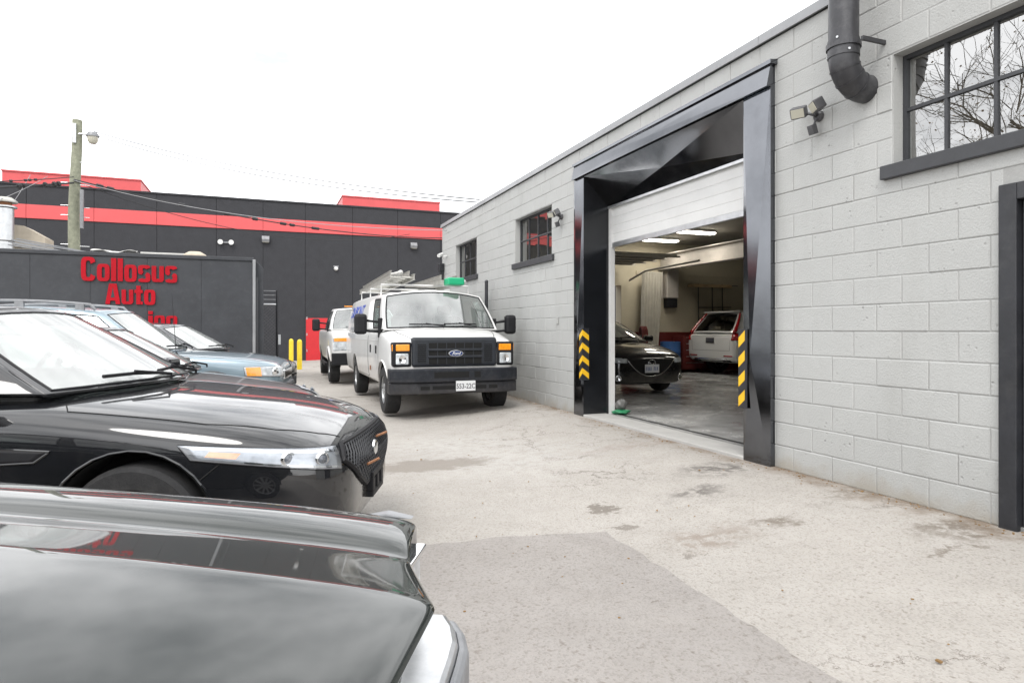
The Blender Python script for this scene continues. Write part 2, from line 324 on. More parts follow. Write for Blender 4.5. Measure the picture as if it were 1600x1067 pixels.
def asphalt(name, c, stains, cracks, fines):
    m = bpy.data.materials.new(name); m.use_nodes = True; n = m.node_tree; p = n.nodes['Principled BSDF']; p.inputs['Roughness'].default_value = .88
    g = n.nodes.new('ShaderNodeNewGeometry').outputs['Position']
    def noise(sc, det=6, ro=.6):
        t = n.nodes.new('ShaderNodeTexNoise'); t.inputs['Scale'].default_value = sc; t.inputs['Detail'].default_value = det; t.inputs['Roughness'].default_value = ro; lk(n, g, t.inputs['Vector']); return t.outputs[0]
    def ramp(s, stops):
        r = n.nodes.new('ShaderNodeValToRGB'); e = r.color_ramp.elements
        while len(e) < len(stops): e.new(.5)
        for k, (pos, cc) in enumerate(stops): e[k].position = pos; e[k].color = (*cc, 1)
        lk(n, s, r.inputs[0]); return r.outputs[0]
    def mixc(f, a, b, bl='MIX'):
        x = n.nodes.new('ShaderNodeMix'); x.data_type = 'RGBA'; x.blend_type = bl
        for sck, v in ((0, f), (6, a), (7, b)):
            if isinstance(v, (float, int)): x.inputs[sck].default_value = v
            elif isinstance(v, tuple): x.inputs[sck].default_value = (*v, 1)
            else: lk(n, v, x.inputs[sck])
        return x.outputs[2]
    def mth(op, a, b=None):
        x = n.nodes.new('ShaderNodeMath'); x.operation = op
        for i, v in enumerate((a, b)):
            if v is None: continue
            if isinstance(v, (float, int)): x.inputs[i].default_value = v
            else: lk(n, v, x.inputs[i])
        return x.outputs[0]
    def mr(s, a, b, c0=0., c1=1.):
        x = n.nodes.new('ShaderNodeMapRange'); x.interpolation_type = 'SMOOTHSTEP'
        for i, v in enumerate((a, b, c0, c1)): x.inputs[i + 1].default_value = v
        lk(n, s, x.inputs[0]); return x.outputs[0]
    base = ramp(noise(.55, 8, .62), [(.3, tuple(x * .82 for x in c)), (.7, tuple(min(1, x * 1.16) for x in c))])
    base = mixc(.55, base, ramp(noise(3.2, 8, .7), [(.32, tuple(x * .86 for x in (c[0], c[1] * .985, c[2] * .96))), (.68, tuple(x * 1.1 for x in c))]))
    # aggregate: pale and dark chips
    vo = n.nodes.new('ShaderNodeTexVoronoi'); vo.inputs['Scale'].default_value = 95; lk(n, g, vo.inputs['Vector'])
    chips = ramp(vo.outputs['Color'], [(.15, (.55, .53, .50)), (.45, (1, 1, 1)), (.9, (1.0, .98, .95))])
    base = mixc(.42, base, chips, 'MULTIPLY')
    speck = ramp(noise(38, 3, .5), [(.30, (.55, .50, .46)), (.40, (1, 1, 1))])
    base = mixc(.6, base, speck, 'MULTIPLY')
    warp = n.nodes.new('ShaderNodeTexNoise'); warp.inputs['Scale'].default_value = 3.5; warp.inputs['Detail'].default_value = 6; warp.inputs['Roughness'].default_value = .7; lk(n, g, warp.inputs['Vector'])
    wv = n.nodes.new('ShaderNodeVectorMath'); wv.operation = 'MULTIPLY_ADD'; lk(n, warp.outputs['Color'], wv.inputs[0]); wv.inputs[1].default_value = (.7, .7, 0); lk(n, g, wv.inputs[2])
    for (x, y, rx, ry, cc, st, hard) in stains:
        d = n.nodes.new('ShaderNodeVectorMath'); d.operation = 'SUBTRACT'; lk(n, wv.outputs[0], d.inputs[0]); d.inputs[1].default_value = (x + .35, y + .35, 0)
        s = n.nodes.new('ShaderNodeVectorMath'); s.operation = 'MULTIPLY'; lk(n, d.outputs[0], s.inputs[0]); s.inputs[1].default_value = (1 / rx, 1 / ry, 0)
        L = n.nodes.new('ShaderNodeVectorMath'); L.operation = 'LENGTH'; lk(n, s.outputs[0], L.inputs[0])
        f = mr(L.outputs['Value'], 1.0, 1 - hard, 0., st)
        if hard > .5: f = mth('MULTIPLY', f, mr(noise(9, 6, .7), .40, .56))
        base = mixc(f, base, cc)
    if cracks:
        sxyz = n.nodes.new('ShaderNodeSeparateXYZ'); lk(n, wv.outputs[0], sxyz.inputs[0])
        fd = mth('MULTIPLY', mr(sxyz.outputs[0], WX - .02, WX + .36), mr(noise(4, 7, .7), .38, .6, .25, .85))
        base = mixc(fd, base, (.15, .11, .075))
        vc = n.nodes.new('ShaderNodeTexVoronoi'); vc.feature = 'DISTANCE_TO_EDGE'; vc.inputs['Scale'].default_value = 1.6; lk(n, wv.outputs[0], vc.inputs['Vector'])
        ln = mr(vc.outputs['Distance'], .016, .004)
        reg = mr(noise(.45, 3, .5), .50, .60)
        base = mixc(mth('MULTIPLY', mth('MULTIPLY', ln, reg), .75), base, (.11, .09, .075))
    lk(n, base, p.inputs['Base Color'])
    b = n.nodes.new('ShaderNodeBump'); b.inputs['Strength'].default_value = .55; b.inputs['Distance'].default_value = .008
    lk(n, mth('ADD', noise(70, 4, .6), mth('MULTIPLY', vo.outputs['Distance'], .6)), b.inputs['Height']); lk(n, b.outputs[0], p.inputs['Normal'])
    MATS[name] = m
WX = 4.30                       # face of the block wall
DS = (.085, .075, .068); DB = (.13, .105, .08)
def gp(px, py, z=.03): p = atz(px, py, z); return (p.x, p.y)
st = [(*gp(675, 722), .75, .32, (.20, .175, .15), .75, .35), (*gp(935, 791), .15, .09, (.14, .12, .10), .8, .4), (*gp(980, 821), .08, .05, (.17, .15, .13), .8, .4),
      (*gp(1080, 862), .07, .05, (.17, .15, .13), .7, .4), (*gp(1120, 735, .1), .50, .34, DS, .85, .95), (*gp(1090, 765, .1), .42, .25, DS, .8, .95), (*gp(1215, 808, .1), .22, .12, DB, .8, .9),
      (*gp(1110, 840), .5, .22, (.2, .16, .13), .7, .9), (*gp(1345, 770, .12), .55, .22, DB, .8, .9), (*gp(1500, 825, .12), .5, .22, DB, .85, .9), (*gp(1480, 855, .12), .35, .06, DB, .8, .9),
      (*gp(700, 640), .9, .5, (.12, .11, .10), .6, .4), (*gp(880, 640, .1), .9, .16, DB, .6, .9), (*gp(745, 648), .5, .12, (.12, .1, .09), .6, .9), (*gp(1000, 700, .08), 1.1, .2, (.24, .19, .16), .5, .9)]
st = [(*gp(790, 715), 1.5, 1.3, (.42, .408, .39), .55, .9), (*gp(700, 690), 1.2, .8, (.43, .42, .40), .5, .8)] + st
asphalt('asphalt', (.36, .34, .316), st, True, True)
asphalt('asphalt_patch', (.285, .267, .253), [(*gp(1000, 960), .5, .3, (.3, .28, .26), .4, .9)], False, True)

# ---------------------------------------------------------------- ground
def zg(x, y):
    t = max(0, min(1, (x - 1.9) / 2.2)); return .125 * t * t * (3 - 2 * t) - .05 * max(0, min(1, (y - 14) / 12))
xs = [-300, -120, -60, -30, -15, -8, -5, -3, -1, 0, .5, 1, 1.5] + [1.9 + 2.2 * i / 14 for i in range(15)] + [4.6, 8, 15, 30, 60, 120, 300]
ys = [-300, -120, -40, -15, -5, 0, 2, 4, 6, 8, 10, 12, 14, 16, 18, 20, 22, 24, 26, 28, 31, 40, 60, 120, 300, 500]
g = MB(); g.add([(x, y, zg(x, y)) for y in ys for x in xs], [(j * len(xs) + i, j * len(xs) + i + 1, (j + 1) * len(xs) + i + 1, (j + 1) * len(xs) + i) for j in range(len(ys) - 1) for i in range(len(xs) - 1)])
tag(g.build('ground', 'asphalt', smooth=True), kind='structure')
# newer, darker asphalt patch, 5 mm proud with a ragged edge
pl = [atz(560, 862, 0), atz(660, 853, 0), atz(800, 839, 0), atz(945, 825, .03), atz(1100, 928, .01), atz(1310, 1067, .0)]
pl += [Vector((2.25, -.2, 0)), Vector((2.4, -4, 0)), Vector((-2.5, -4, 0)), Vector((-1.5, 2.2, 0))]
pts = []
for a, b in zip(pl, pl[1:] + pl[:1]):
    k = max(2, int((b - a).length / .06)) if (b - a).length < 3 else 6
    for i in range(k):
        q = a.lerp(b, i / k); wb_ = .006 * math.sin(q.x * 5.1 + q.y * 3.3) + .007 * math.sin(q.x * 13 - q.y * 17); pts.append((q.x + wb_ + random.uniform(-.010, .010), q.y + wb_ + random.uniform(-.010, .010)))
bm = bmesh.new(); f = bm.faces.new([bm.verts.new((x, y, zg(x, y) + .007)) for x, y in pts]); bmesh.ops.triangulate(bm, faces=[f])
bmesh.ops.subdivide_edges(bm, edges=[e for e in bm.edges if e.calc_length() > .5], cuts=3, use_grid_fill=True)
for v in bm.verts: v.co.z = zg(v.co.x, v.co.y) + .007
bmesh.ops.recalc_face_normals(bm, faces=bm.faces)
me = bpy.data.meshes.new('asphalt_patch'); bm.to_mesh(me); bm.free(); tag(link('asphalt_patch', me, 'asphalt_patch'), kind='structure')
# loose grit, leaves and chips on the asphalt: nobody could count them
gr = MB()
for i in range(520):
    near_wall = random.random() < .8
    if near_wall: y = random.uniform(2, 15.5); x = WX - .012 - abs(random.gauss(0, .10))
    else: y = random.uniform(1.2, 12); x = random.uniform(.8, 4.1)
    if near_wall and 4.5 < y < 8.5: x -= .1
    s = random.uniform(.0025, .007) * (1 if random.random() < .93 else 1.6); a = random.uniform(0, 6.3); z = zg(x, y) + .001 + (.007 if not near_wall else 0)
    M = T(x, y, z) @ Matrix.Rotation(a, 4, 'Z'); gr.box(-s, s, -s * .6, s * .6, 0, s * .7, M)
tag(gr.build('grit', 'dry_leaf'), 'scattered brown grit and leaf crumbs along the wall foot', 'grit', kind='stuff')

# ---------------------------------------------------------------- garage building (block wall on the right)
bld = empty('garage_building', (WX, 6, .12)); tag(bld, 'low light grey painted block building with black framed garage opening', 'building')
BI = Matrix.Translation((-WX, -6, -.12))
def bpart(mb, name, mat, parent=None, **k):      # world-coordinates geometry parented to the building (or to a part of it)
    mb.v = [tuple(BI @ Vector(v)) for v in mb.v]; return mb.build(name, mat, parent or bld, **k)
CH, CL = .2032, .4064; Z0 = 1.34 - 6 * CH; ZT = Z0 + 19 * CH
Y0, Y1 = -1.0, 16.15
WINS = [(1.78, 3.40), (9.38, 10.99), (13.27, 14.89)]; WZ0, WZ1 = 1.34 + 6 * CH, 1.34 + 10 * CH
OPEN = [(a, b, WZ0, WZ1) for a, b in WINS] + [(4.60, 8.40, -1, 3.70), (1.56, 2.64, -1, 2.24)]
def free(z0, z1, ya=Y0, yb=Y1):
    iv = [(ya, yb)]
    for (a, b, c, d) in OPEN:
        if d > z0 + .03 and c < z1 - .03:
            nv = []
            for p, q in iv:
                if b <= p or a >= q: nv.append((p, q))
                else:
                    if a > p: nv.append((p, a))
                    if b < q: nv.append((b, q))
            iv = nv
    return iv
core = MB(); zb = sorted({Z0 - .12, 2.24, WZ0, WZ1, 3.70, ZT})
for a, b in zip(zb, zb[1:]):
    for p, q in free(a, b): core.box(WX + .0048, WX + .20, p, q, a, b)
wall = bpart(core, 'front_wall', 'joint_paint')
cells = []
for k in range(19):
    za, zb_ = Z0 + k * CH, Z0 + (k + 1) * CH
    y = Y0 - (CL / 2 if k % 2 else 0) + .06
    while y < Y1:
        segs = []
        for p, q in free(za, zb_):
            a, b = max(y, p), min(y + CL, q)
            if b - a > .035: segs.append((a, b))
        for a, b in segs: cells.append((a, b, za, zb_))
        y += CL
def block_mesh(wd, ht):
    e, j = .006, .0030; a, b = j, wd - j; c, d = j, ht - j
    v = [(.0, a + e, c + e), (.0, b - e, c + e), (.0, b - e, d - e), (.0, a + e, d - e), (.004, a, c), (.004, b, c), (.004, b, d), (.004, a, d), (.02, a, c), (.02, b, c), (.02, b, d), (.02, a, d)]
    f = [(3, 2, 1, 0)]
    for o in (0, 4): f += [(o + i, o + (i + 1) % 4, o + 4 + (i + 1) % 4, o + 4 + i) for i in range(4)]
    return v, f
cells.sort(key=lambda c: (0 if c[1] > 2.2 else 1, c[0]))
bcache = {}; rest = MB()
for i, (a, b, za, zb_) in enumerate(cells):
    pr = random.uniform(-.0022, .0022)
    if i < 300:
        key = (round(b - a, 3),)
        if key not in bcache:
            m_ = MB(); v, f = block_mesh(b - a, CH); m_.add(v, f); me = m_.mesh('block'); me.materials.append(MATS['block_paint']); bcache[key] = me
        o = bpy.data.objects.new('block', bcache[key]); col.objects.link(o); o.parent = wall
        o.location = BI @ Vector((WX + pr, a, za)); o.rotation_euler = (0, 0, random.gauss(0, .0016))
    else:
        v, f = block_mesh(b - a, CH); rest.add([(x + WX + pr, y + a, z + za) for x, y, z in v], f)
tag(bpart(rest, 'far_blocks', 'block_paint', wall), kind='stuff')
# other walls, roof, ceiling, floor
m = MB()
for x0, x1, z0, z1 in ((WX + .2065, 7.0, 0, 3.98), (9.42, 17.5, 0, 3.98), (7.0, 9.42, 2.62, 3.98)): m.box(x0, x1, 15.85, 16.149, z0, z1)
bpart(m, 'end_wall', 'inner_wall')
m = MB(); m.box(17.5, 17.7, Y0, 16.149, 0, 3.98); bpart(m, 'back_wall', 'inner_wall')
m = MB(); m.box(WX + .2065, 17.5, Y0, Y0 + .2, 0, 3.98); bpart(m, 'rear_wall', 'inner_wall')
m = MB(); m.box(WX + .25, 17.75, Y0 - .05, 16.16, 3.99, 4.06); bpart(m, 'roof', 'ceiling')
m = MB(); m.box(WX + .21, 17.49, Y0 + .2, 15.84, 3.86, 3.90); bpart(m, 'ceiling_deck', 'ceiling')
m = MB(); m.box(WX + .005, 17.49, Y0 + .2, 15.84, .0, .150); bpart(m, 'garage_floor', 'floor_epoxy')
m = MB(); m.box(WX - .07, WX + .30, 4.9, 8.16, .05, .158); bpart(m, 'door_sill', 'concrete', bevel=.01)
m = MB(); m.box(WX + .42, WX + .47, 4.6, 8.16, .10, .153); bpart(m, 'drain_channel', 'void_black')
# roof edge flashing with laps
for i in range(6):
    a = Y0 + i * (Y1 - Y0 + .05) / 6; b = Y0 + (i + 1) * (Y1 - Y0 + .05) / 6
    m = MB(); m.prism([(-.035, 0), (-.03, .085), (.25, .10), (.25, .075), (-.012, .06), (-.012, 0)], lambda p, q, d: (WX + p, d, 3.985 + q), a + .002, b - .002)
    bpart(m, 'roof_flashing', 'flashing')
# windows
for (a, b) in WINS:
    fr = MB(); x0, x1 = WX + .10, WX + .14
    for (p, q, r_, s_) in ((a, b, WZ0, WZ0 + .035), (a, b, WZ1 - .035, WZ1), (a, a + .035, WZ0 + .035, WZ1 - .035), (b - .035, b, WZ0 + .035, WZ1 - .035)): fr.box(x0, x1, p, q, r_, s_)
    W = bpart(fr, 'window', 'charcoal_frame')
    nb = 5 if a < 5 else 4; mu = MB(); zc = WZ0 + .5 * (WZ1 - WZ0)
    for i in range(1, nb): y = a + (b - a) * i / nb; mu.box(x0 + .006, x1 - .004, y - .012, y + .012, WZ0 + .035, WZ1 - .035)
    mu.box(x0 + .003, x1 - .002, a + .035, b - .035, zc - .012, zc + .012)
    bpart(mu, 'glazing_bars', 'charcoal_frame', W)
    for i in range(nb):
        for j in range(2):
            y0, y1 = a + (b - a) * i / nb + (.035 if i == 0 else .012), a + (b - a) * (i + 1) / nb - (.035 if i == nb - 1 else .012)
            z0, z1 = ((WZ0 + .035, zc - .012), (zc + .012, WZ1 - .035))[j]
            pn = MB(); tl = random.gauss(0, .0012); xx = x0 + .02
            pn.add([(xx + tl, y0, z0), (xx - tl, y1, z0), (xx + tl * .5, y1, z1), (xx, y0, z1)], [(3, 2, 1, 0)])
            bpart(pn, 'pane', 'window_glass', W)
    sl = MB(); sl.box(WX - .045, WX + .10, a - .10, b + .07, WZ0 - .10, WZ0 + .001); bpart(sl, 'sill', 'charcoal_frame', W, bevel=.006)
    li = MB(); li.box(WX + .004, WX + .20, a, b, WZ1 - .006, WZ1 + .0); li.box(WX + .004, WX + .1, a, a + .006, WZ0, WZ1 - .006); li.box(WX + .004, WX + .1, b - .006, b, WZ0, WZ1 - .006)
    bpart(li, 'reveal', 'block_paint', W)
# garage opening: creased black sheet-metal surround
P0, P1, PL, PR, PT, PB = WX - .06, WX + .34, 8.16, 4.90, 3.735, 3.53
po = bpart(MB().box(WX + .05, P1, 8.17, 8.45, .05, 3.5), 'door_portal', 'black_metal')
def creased(c4, cen, name='cladding', mt='black_metal'):
    q = MB(); q.add([*c4, cen], [(0, 1, 4), (1, 2, 4), (2, 3, 4), (3, 0, 4)]); bpart(q, name, mt, po, solid=.004)
f = MB(); f.box(P0 + .012, WX + .05, 8.17, 8.46, .10, PB); f.box(P0 + .012, P1, 4.56, 4.895, .06, PB); f.box(P0 + .012, WX + .06, 4.56, 8.46, PB, PT); f.box(WX + .06, P1, 4.56, 8.46, 3.56, PT)
bpart(f, 'frame_core', 'black_metal', po)
creased([(P0, 8.165, .10), (P0, 8.47, .10), (P0, 8.47, PB), (P0, 8.165, PB)], (P0 - .03, 8.30, 1.3))
creased([(P0, 8.16, .10), (P1, 8.16, .10), (P1, 8.16, PB), (P0, 8.16, PB)], (P0 + .22, 8.157, 1.6), mt='black_gloss')
creased([(P0, 4.55, .06), (P0, 4.90, .06), (P0, 4.90, PB), (P0, 4.55, PB)], (P0 - .045, 4.76, 1.1))
hc = MB(); hc.prism([(P0 - .040, PB + .006), (P0 + .004, PT - .002), (P0 + .011, PT - .002), (P0 + .011, PB + .006)], lambda a, b, d: (a, d, b), 4.552, 8.468); bpart(hc, 'header_core', 'black_metal', po)
creased([(P0 - .045, 4.55, PB + .004), (P0 - .045, 8.47, PB + .004), (P0, 8.47, PT), (P0, 4.55, PT)], (P0 - .026, 6.5, PB + .10))
creased([(P0 + .002, 4.905, PB), (P0 + .002, 8.155, PB), (P1, 8.155, 3.12), (P1, 4.905, 3.12)], (P0 + .17, 6.5, 3.285))
cp = MB(); cp.prism([(-.05, 0), (-.05, .035), (.06, .05), (.06, 0)], lambda p, q, d: (P0 + p + .03, d, PT + q), 4.53, 8.49); bpart(cp, 'drip_cap', 'black_metal', po)
m = MB(); m.box(P1, P1 + .07, 8.10, 8.163, .15, 3.14); bpart(m, 'door_track', 'white_trim', po)
m = MB(); m.box(P1, P1 + .07, 4.897, 4.93, .15, 3.14); bpart(m, 'door_track', 'white_trim', po)
m = MB(); m.box(P1 - .015, P1 + .02, 4.9, 8.16, 3.095, 3.14); bpart(m, 'head_rail', 'galv', po)
rd = bpart(MB().box(P1 + .035, P1 + .05, 4.93, 8.10, 2.56, 3.5), 'roller_door', 'white_door', po)
for i in range(5):
    z = 2.60 + i * .12; m = MB(); m.prism([(0, .004), (-.0025, .010), (-.0025, .112), (0, .118)], lambda p, q, d: (P1 + .034 + p, d, z + q), 4.93, 8.10); bpart(m, 'slat', 'white_door', po)
m = MB(); m.box(P1 + .02, P1 + .06, 4.93, 8.10, 2.535, 2.60); bpart(m, 'bottom_rail', 'galv', po, bevel=.004)
# hazard plates
m = MB(); m.box(P0 - .030, P0 - .024, 8.16, 8.24, 1.36 - .72, 1.36 + .02); m.box(P0 - .030, P0 + .075, 8.142, 8.148, .64, 1.38)
bpart(m, 'hazard_plate', 'black_trim', po)
for i in range(4):
    z = .66 + i * .18; q = MB()
    q.add([(P0 - .032, 8.238, z), (P0 - .032, 8.141, z + .08), (P0 - .032, 8.141, z + .16), (P0 - .032, 8.238, z + .08)], [(0, 1, 2, 3)])
    q.add([(P0 - .032, 8.1405, z + .08), (P0 + .073, 8.1405, z), (P0 + .073, 8.1405, z + .08), (P0 - .032, 8.1405, z + .16)], [(0, 1, 2, 3)])
    bpart(q, 'chevron', 'hazard_yellow', po)
m = MB(); m.box(P0 - .046, P0 - .040, 4.80, 4.915, .62, 1.36); bpart(m, 'hazard_plate', 'black_trim', po)
for i in range(4):
    z = .63 + i * .185; q = MB(); q.add([(P0 - .0475, 4.913, z), (P0 - .0475, 4.828, z + .07), (P0 - .0475, 4.828, z + .165), (P0 - .0475, 4.913, z + .095)], [(0, 1, 2, 3)])
    bpart(q, 'hazard_stripe', 'hazard_yellow', po)
# service door by the frame edge
m = MB(); m.box(WX - .035, WX + .08, 2.545, 2.65, .05, 2.25); m.box(WX - .035, WX + .08, 1.55, 1.655, .05, 2.25); m.box(WX - .035, WX + .08, 1.655, 2.545, 2.145, 2.25)
dr = bpart(m, 'side_door', 'black_trim', bevel=.006)
m = MB(); m.box(WX + .02, WX + .06, 1.66, 2.54, .13, 2.14); bpart(m, 'door_leaf', 'charcoal_frame', dr)
m = MB(); m.box(WX + .012, WX + .02, 2.30, 2.45, .95, 1.25); bpart(m, 'notice_plate', 'white_trim', dr)
# inside: end-wall fittings, beam, curtain, lights
m = MB(); m.box(9.9, 13.6, 15.82, 15.849, 2.95, 3.05); bpart(m, 'wall_rail', 'inner_wall')
m = MB(); m.box(9.42, 17.49, 15.835, 15.849, .15, 1.30); bpart(m, 'red_dado', 'inner_red')
m = MB(); m.box(10.72, 10.76, Y0 + .2, 15.84, 3.10, 3.50); m.box(10.62, 10.86, Y0 + .2, 15.84, 3.08, 3.10); m.box(10.62, 10.86, Y0 + .2, 15.84, 3.50, 3.52); bpart(m, 'ceiling_beam', 'steel_beam')
for x in (6.6, 9.6): m = MB(); m.tube([(x, 15.7, 2.75), (x, 14.9, 2.95), (x, 12.6, 3.0)], .03, 6); bpart(m, 'ceiling_track', 'ceiling')
m = MB(); m.box(6.8, 9.4, 13.2, 15.6, 3.16, 3.20)
for i in range(5): m.box(6.8, 9.5, 13.2 + i * .5, 13.24 + i * .5, 3.12, 3.16)
bpart(m, 'raised_overhead_door', 'ceiling')
cu = MB(); cu.grid(lambda u, v: Vector((9.85 + .62 * u + .10 * v, 15.55 + .05 * math.sin(u * 40 + 2 * v), .5 + 2.5 * v + .25 * (1 - v) * u)), 60, 6); 
o = bpart(cu, 'door_curtain', 'curtain', smooth=True)
for x, y in ((10.0, 14.9), (10.0, 13.35), (10.0, 9.6), (10.0, 6.4)):
    L = empty('strip_light', (x, y, 3.80)); tag(L, 'lit white fluorescent strip light on the garage ceiling', 'light', 'lit strip lights on the garage ceiling')
    MB().box(-.62, .62, -.13, .13, .0, .05).build('housing', 'white_trim', L)
    MB().box(-.60, .60, -.11, .11, -.035, -.001).build('diffuser', 'lamp_lit', L, bevel=.012)
    ld = bpy.data.lights.new('strip_lamp', 'AREA'); ld.shape = 'RECTANGLE'; ld.size = 1.2; ld.size_y = .22; ld.energy = 5; ld.color = (1, .93, .80)
    lo = bpy.data.objects.new('strip_lamp', ld); col.objects.link(lo); lo.parent = L; lo.location = (0, 0, -.045)
wh = empty('wall_heater', (10.98, 15.6, 2.05)); tag(wh, 'grey wall cabinet with black lower tray on the cream garage wall', 'cabinet')
MB().box(-.2, .2, 0, .22, .22, 1.05).build('cabinet', 'steel_beam', wh, bevel=.02); MB().box(-.17, .17, .02, .22, -.05, .215).build('tray', 'plastic_black', wh, bevel=.01)
MB().tube([(-.26, .15, .2), (-.26, .15, 1.0), (-.2, .15, 1.05)], .02).build('conduit', 'steel_beam', wh)
tr = empty('tool_rack', (12.4, 15.78, 2.62)); tag(tr, 'wall rack hung with long handled tools above the white car', 'rack')
MB().box(-.75, .75, -.09, .06, 0, .09).build('rail', 'wood_raw', tr, bevel=.01)
for x, l in ((-.45, 1.5), (.05, .85), (.42, 1.3)):
    MB().tube([(x, -.05, .1), (x + .02, -.05, -l)], .018).build('handle', 'tool_dark', tr)
MB().tube([(-.45, -.05, -.6), (.75, -.05, -.58)], .012).build('cross_bar', 'tool_dark', tr); MB().tube([(.4, -.04, .05), (1.0, -.04, .07)], .012).build('cross_bar', 'tool_dark', tr)
hr = empty('hose_reel', (9.72, 15.3, 1.15)); tag(hr, 'red hose coiled on a reel by the garage curtain', 'hose')
m = MB()
for k in range(4): m.tube([(.0 + .05 * k, .24 * math.sin(t * math.pi / 8) * .4, .3 * math.cos(t * math.pi / 8)) for t in range(17)], .022, 6)
m.build('hose_coil', 'inner_red', hr, smooth=True); MB().cyl((-.04, 0, 0), (.22, 0, 0), .07).build('hub', 'tool_dark', hr); MB().box(-.02, .2, .0, .08, -1.0, 0).build('stand', 'tool_dark', hr)
bg = empty('rubbish_bag', (4.77, 8.03, .152)); tag(bg, 'grey rag bundle over a green bag just inside the doorway', 'bag')
def lump(name, mat, rx, ry, rz, z0, sd_):
    rn = random.Random(sd_); ph = [rn.uniform(0, 6) for _ in range(6)]
    q = MB(); q.lathe([(max(.001, math.sin(math.pi * k / 10)), -math.cos(math.pi * k / 10)) for k in range(11)], (0, 0, 0), (0, 0, 1), 22)
    q.v = [(lambda f_: (x * rx * f_, y * ry * f_, z0 + rz + z * rz * (1 + .5 * (f_ - 1))))(1 + .16 * math.sin(3 * math.atan2(y, x) + ph[0] + 3 * z) + .10 * math.sin(7 * math.atan2(y, x) + ph[1] - 6 * z)) for x, y, z in q.v]
    q.build(name, mat, bg, smooth=True)
lump('green_bag', 'tub_green', .13, .10, .035, 0, 3); lump('rag_bundle', 'sack_grey', .085, .07, .075, .06, 8)

tcst = empty('tool_chest', (11.45, 15.45, .15)); tag(tcst, 'dark red tool chest with drawers against the garage wall', 'tool chest')
MB().box(-.4, .4, -.22, .25, .10, 1.05).build('case', 'inner_red', tcst, bevel=.01)
for k in range(5): MB().box(-.36, .36, -.235, -.221, .14 + k * .18, .30 + k * .18).build('drawer', 'inner_red', tcst, bevel=.004); MB().box(-.30, .30, -.25, -.236, .27 + k * .18, .285 + k * .18).build('drawer_pull', 'galv', tcst)
for x in (-.33, .33): MB().cyl((x - .02, 0, .05), (x + .02, 0, .05), .05, n=12).build('caster', 'tool_dark', tcst)
drm = empty('oil_drum', (10.75, 15.4, .15)); tag(drm, 'blue steel drum beside the tool chest in the garage', 'drum')
MB().lathe([(.001, 0), (.28, 0), (.28, .28), (.292, .30), (.28, .32), (.28, .57), (.292, .59), (.28, .61), (.28, .88), (.26, .86), (.001, .86)], (0, 0, 0), (0, 0, 1), 28).build('drum_shell', 'inner_blue', drm, smooth=40)
MB().cyl((.12, 0, .861), (.12, 0, .88), .03, n=10).build('bung', 'galv', drm)
# wall-mounted things
def floodlight(y, z, label, third=True):
    L = empty('floodlight', (WX, y, z)); L.scale = (.82, .82, .82); tag(L, label, 'floodlight')
    MB().lathe([(.001, 0), (.055, 0), (.055, -.03), (.04, -.045), (.001, -.045)], (0, 0, 0), (1, 0, 0), 16).build('base_plate', 'flood_grey', L, smooth=40)
    for s in (-1, 1):
        MB().tube([(-.04, 0, 0), (-.09, s * .03, .02), (-.12, s * .09, .05)], .013).build('arm', 'flood_grey', L, smooth=True)
        M = T(-.15, s * .12, .06) @ Matrix.Rotation(R(s * 28), 4, 'Z') @ Matrix.Rotation(R(-28), 4, 'Y')
        h = MB(); h.box(-.055, .045, -.075, .075, -.055, .055, M); hd = h.build('lamp_head', 'flood_grey', L, bevel=.012)
        q = MB(); q.box(-.062, -.0555, -.062, .062, -.043, .043, M); q.build('lens', 'lamp_face', hd)
    q = MB(); q.tube([(-.04, 0, -.02), (-.08, 0, -.10)], .012); M = T(-.09, 0, -.14) @ Matrix.Rotation(R(-20), 4, 'Y'); q.box(-.04, .03, -.032, .032, -.05, .045, M); q.build('motion_sensor', 'flood_grey', L, bevel=.005)
floodlight(4.06, 3.12, 'twin head motion floodlight on the block wall under the black flue')
floodlight(9.0, 3.10, 'twin head motion floodlight beside the pale framed small window')
fl = empty('flue_pipe', (WX - .23, 3.62, 3.1)); tag(fl, 'thick dark sheet metal flue with elbow going into block wall', 'pipe')
rr = .105
MB().cyl((0, 0, .42), (0, 0, 2.2), rr, n=28, caps=False).build('riser', 'pipe_dark', fl, smooth=True)
EL = [Vector((.21 - .21 * math.cos(R(t)), 0, .30 - .21 * math.sin(R(t)))) for t in range(0, 91, 6)]
MB().tube([Vector((0, 0, .31))] + EL + [Vector((.25, 0, .09))], rr, 28, caps=False).build('elbow', 'pipe_dark', fl, smooth=60)
for t in (22, 45, 68):
    p_ = Vector((.21 - .21 * math.cos(R(t)), 0, .30 - .21 * math.sin(R(t)))); ad = Vector((math.sin(R(t)), 0, -math.cos(R(t)))); MB().cyl(p_ - ad * .006, p_ + ad * .006, rr + .005, n=28).build('seam_bead', 'pipe_dark', fl, smooth=40)
MB().cyl((0, 0, .295), (0, 0, .425), rr + .006, n=28).build('collar', 'pipe_dark', fl, smooth=40)
q = MB(); q.lathe([(rr + .012, .36), (rr + .016, .36), (rr + .016, .40), (rr + .012, .40)], (0, 0, 0), (0, 0, 1), 28, closed=True); q.box(.0, .24, -.17, -.15, .365, .395); q.build('strap', 'pipe_dark', fl)
q = MB()
for k in range(9): a = k * .7; q.cyl((math.cos(a) * (rr + .005), math.sin(a) * (rr + .005), .32 + .05 * (k % 3)), (math.cos(a) * (rr + .013), math.sin(a) * (rr + .013), .32 + .05 * (k % 3)), .009, n=8)
q.build('rivets', 'galv', fl)
cm = empty('security_camera', (WX, 15.7, 3.22)); tag(cm, 'white bullet security camera at the far wall corner', 'camera')
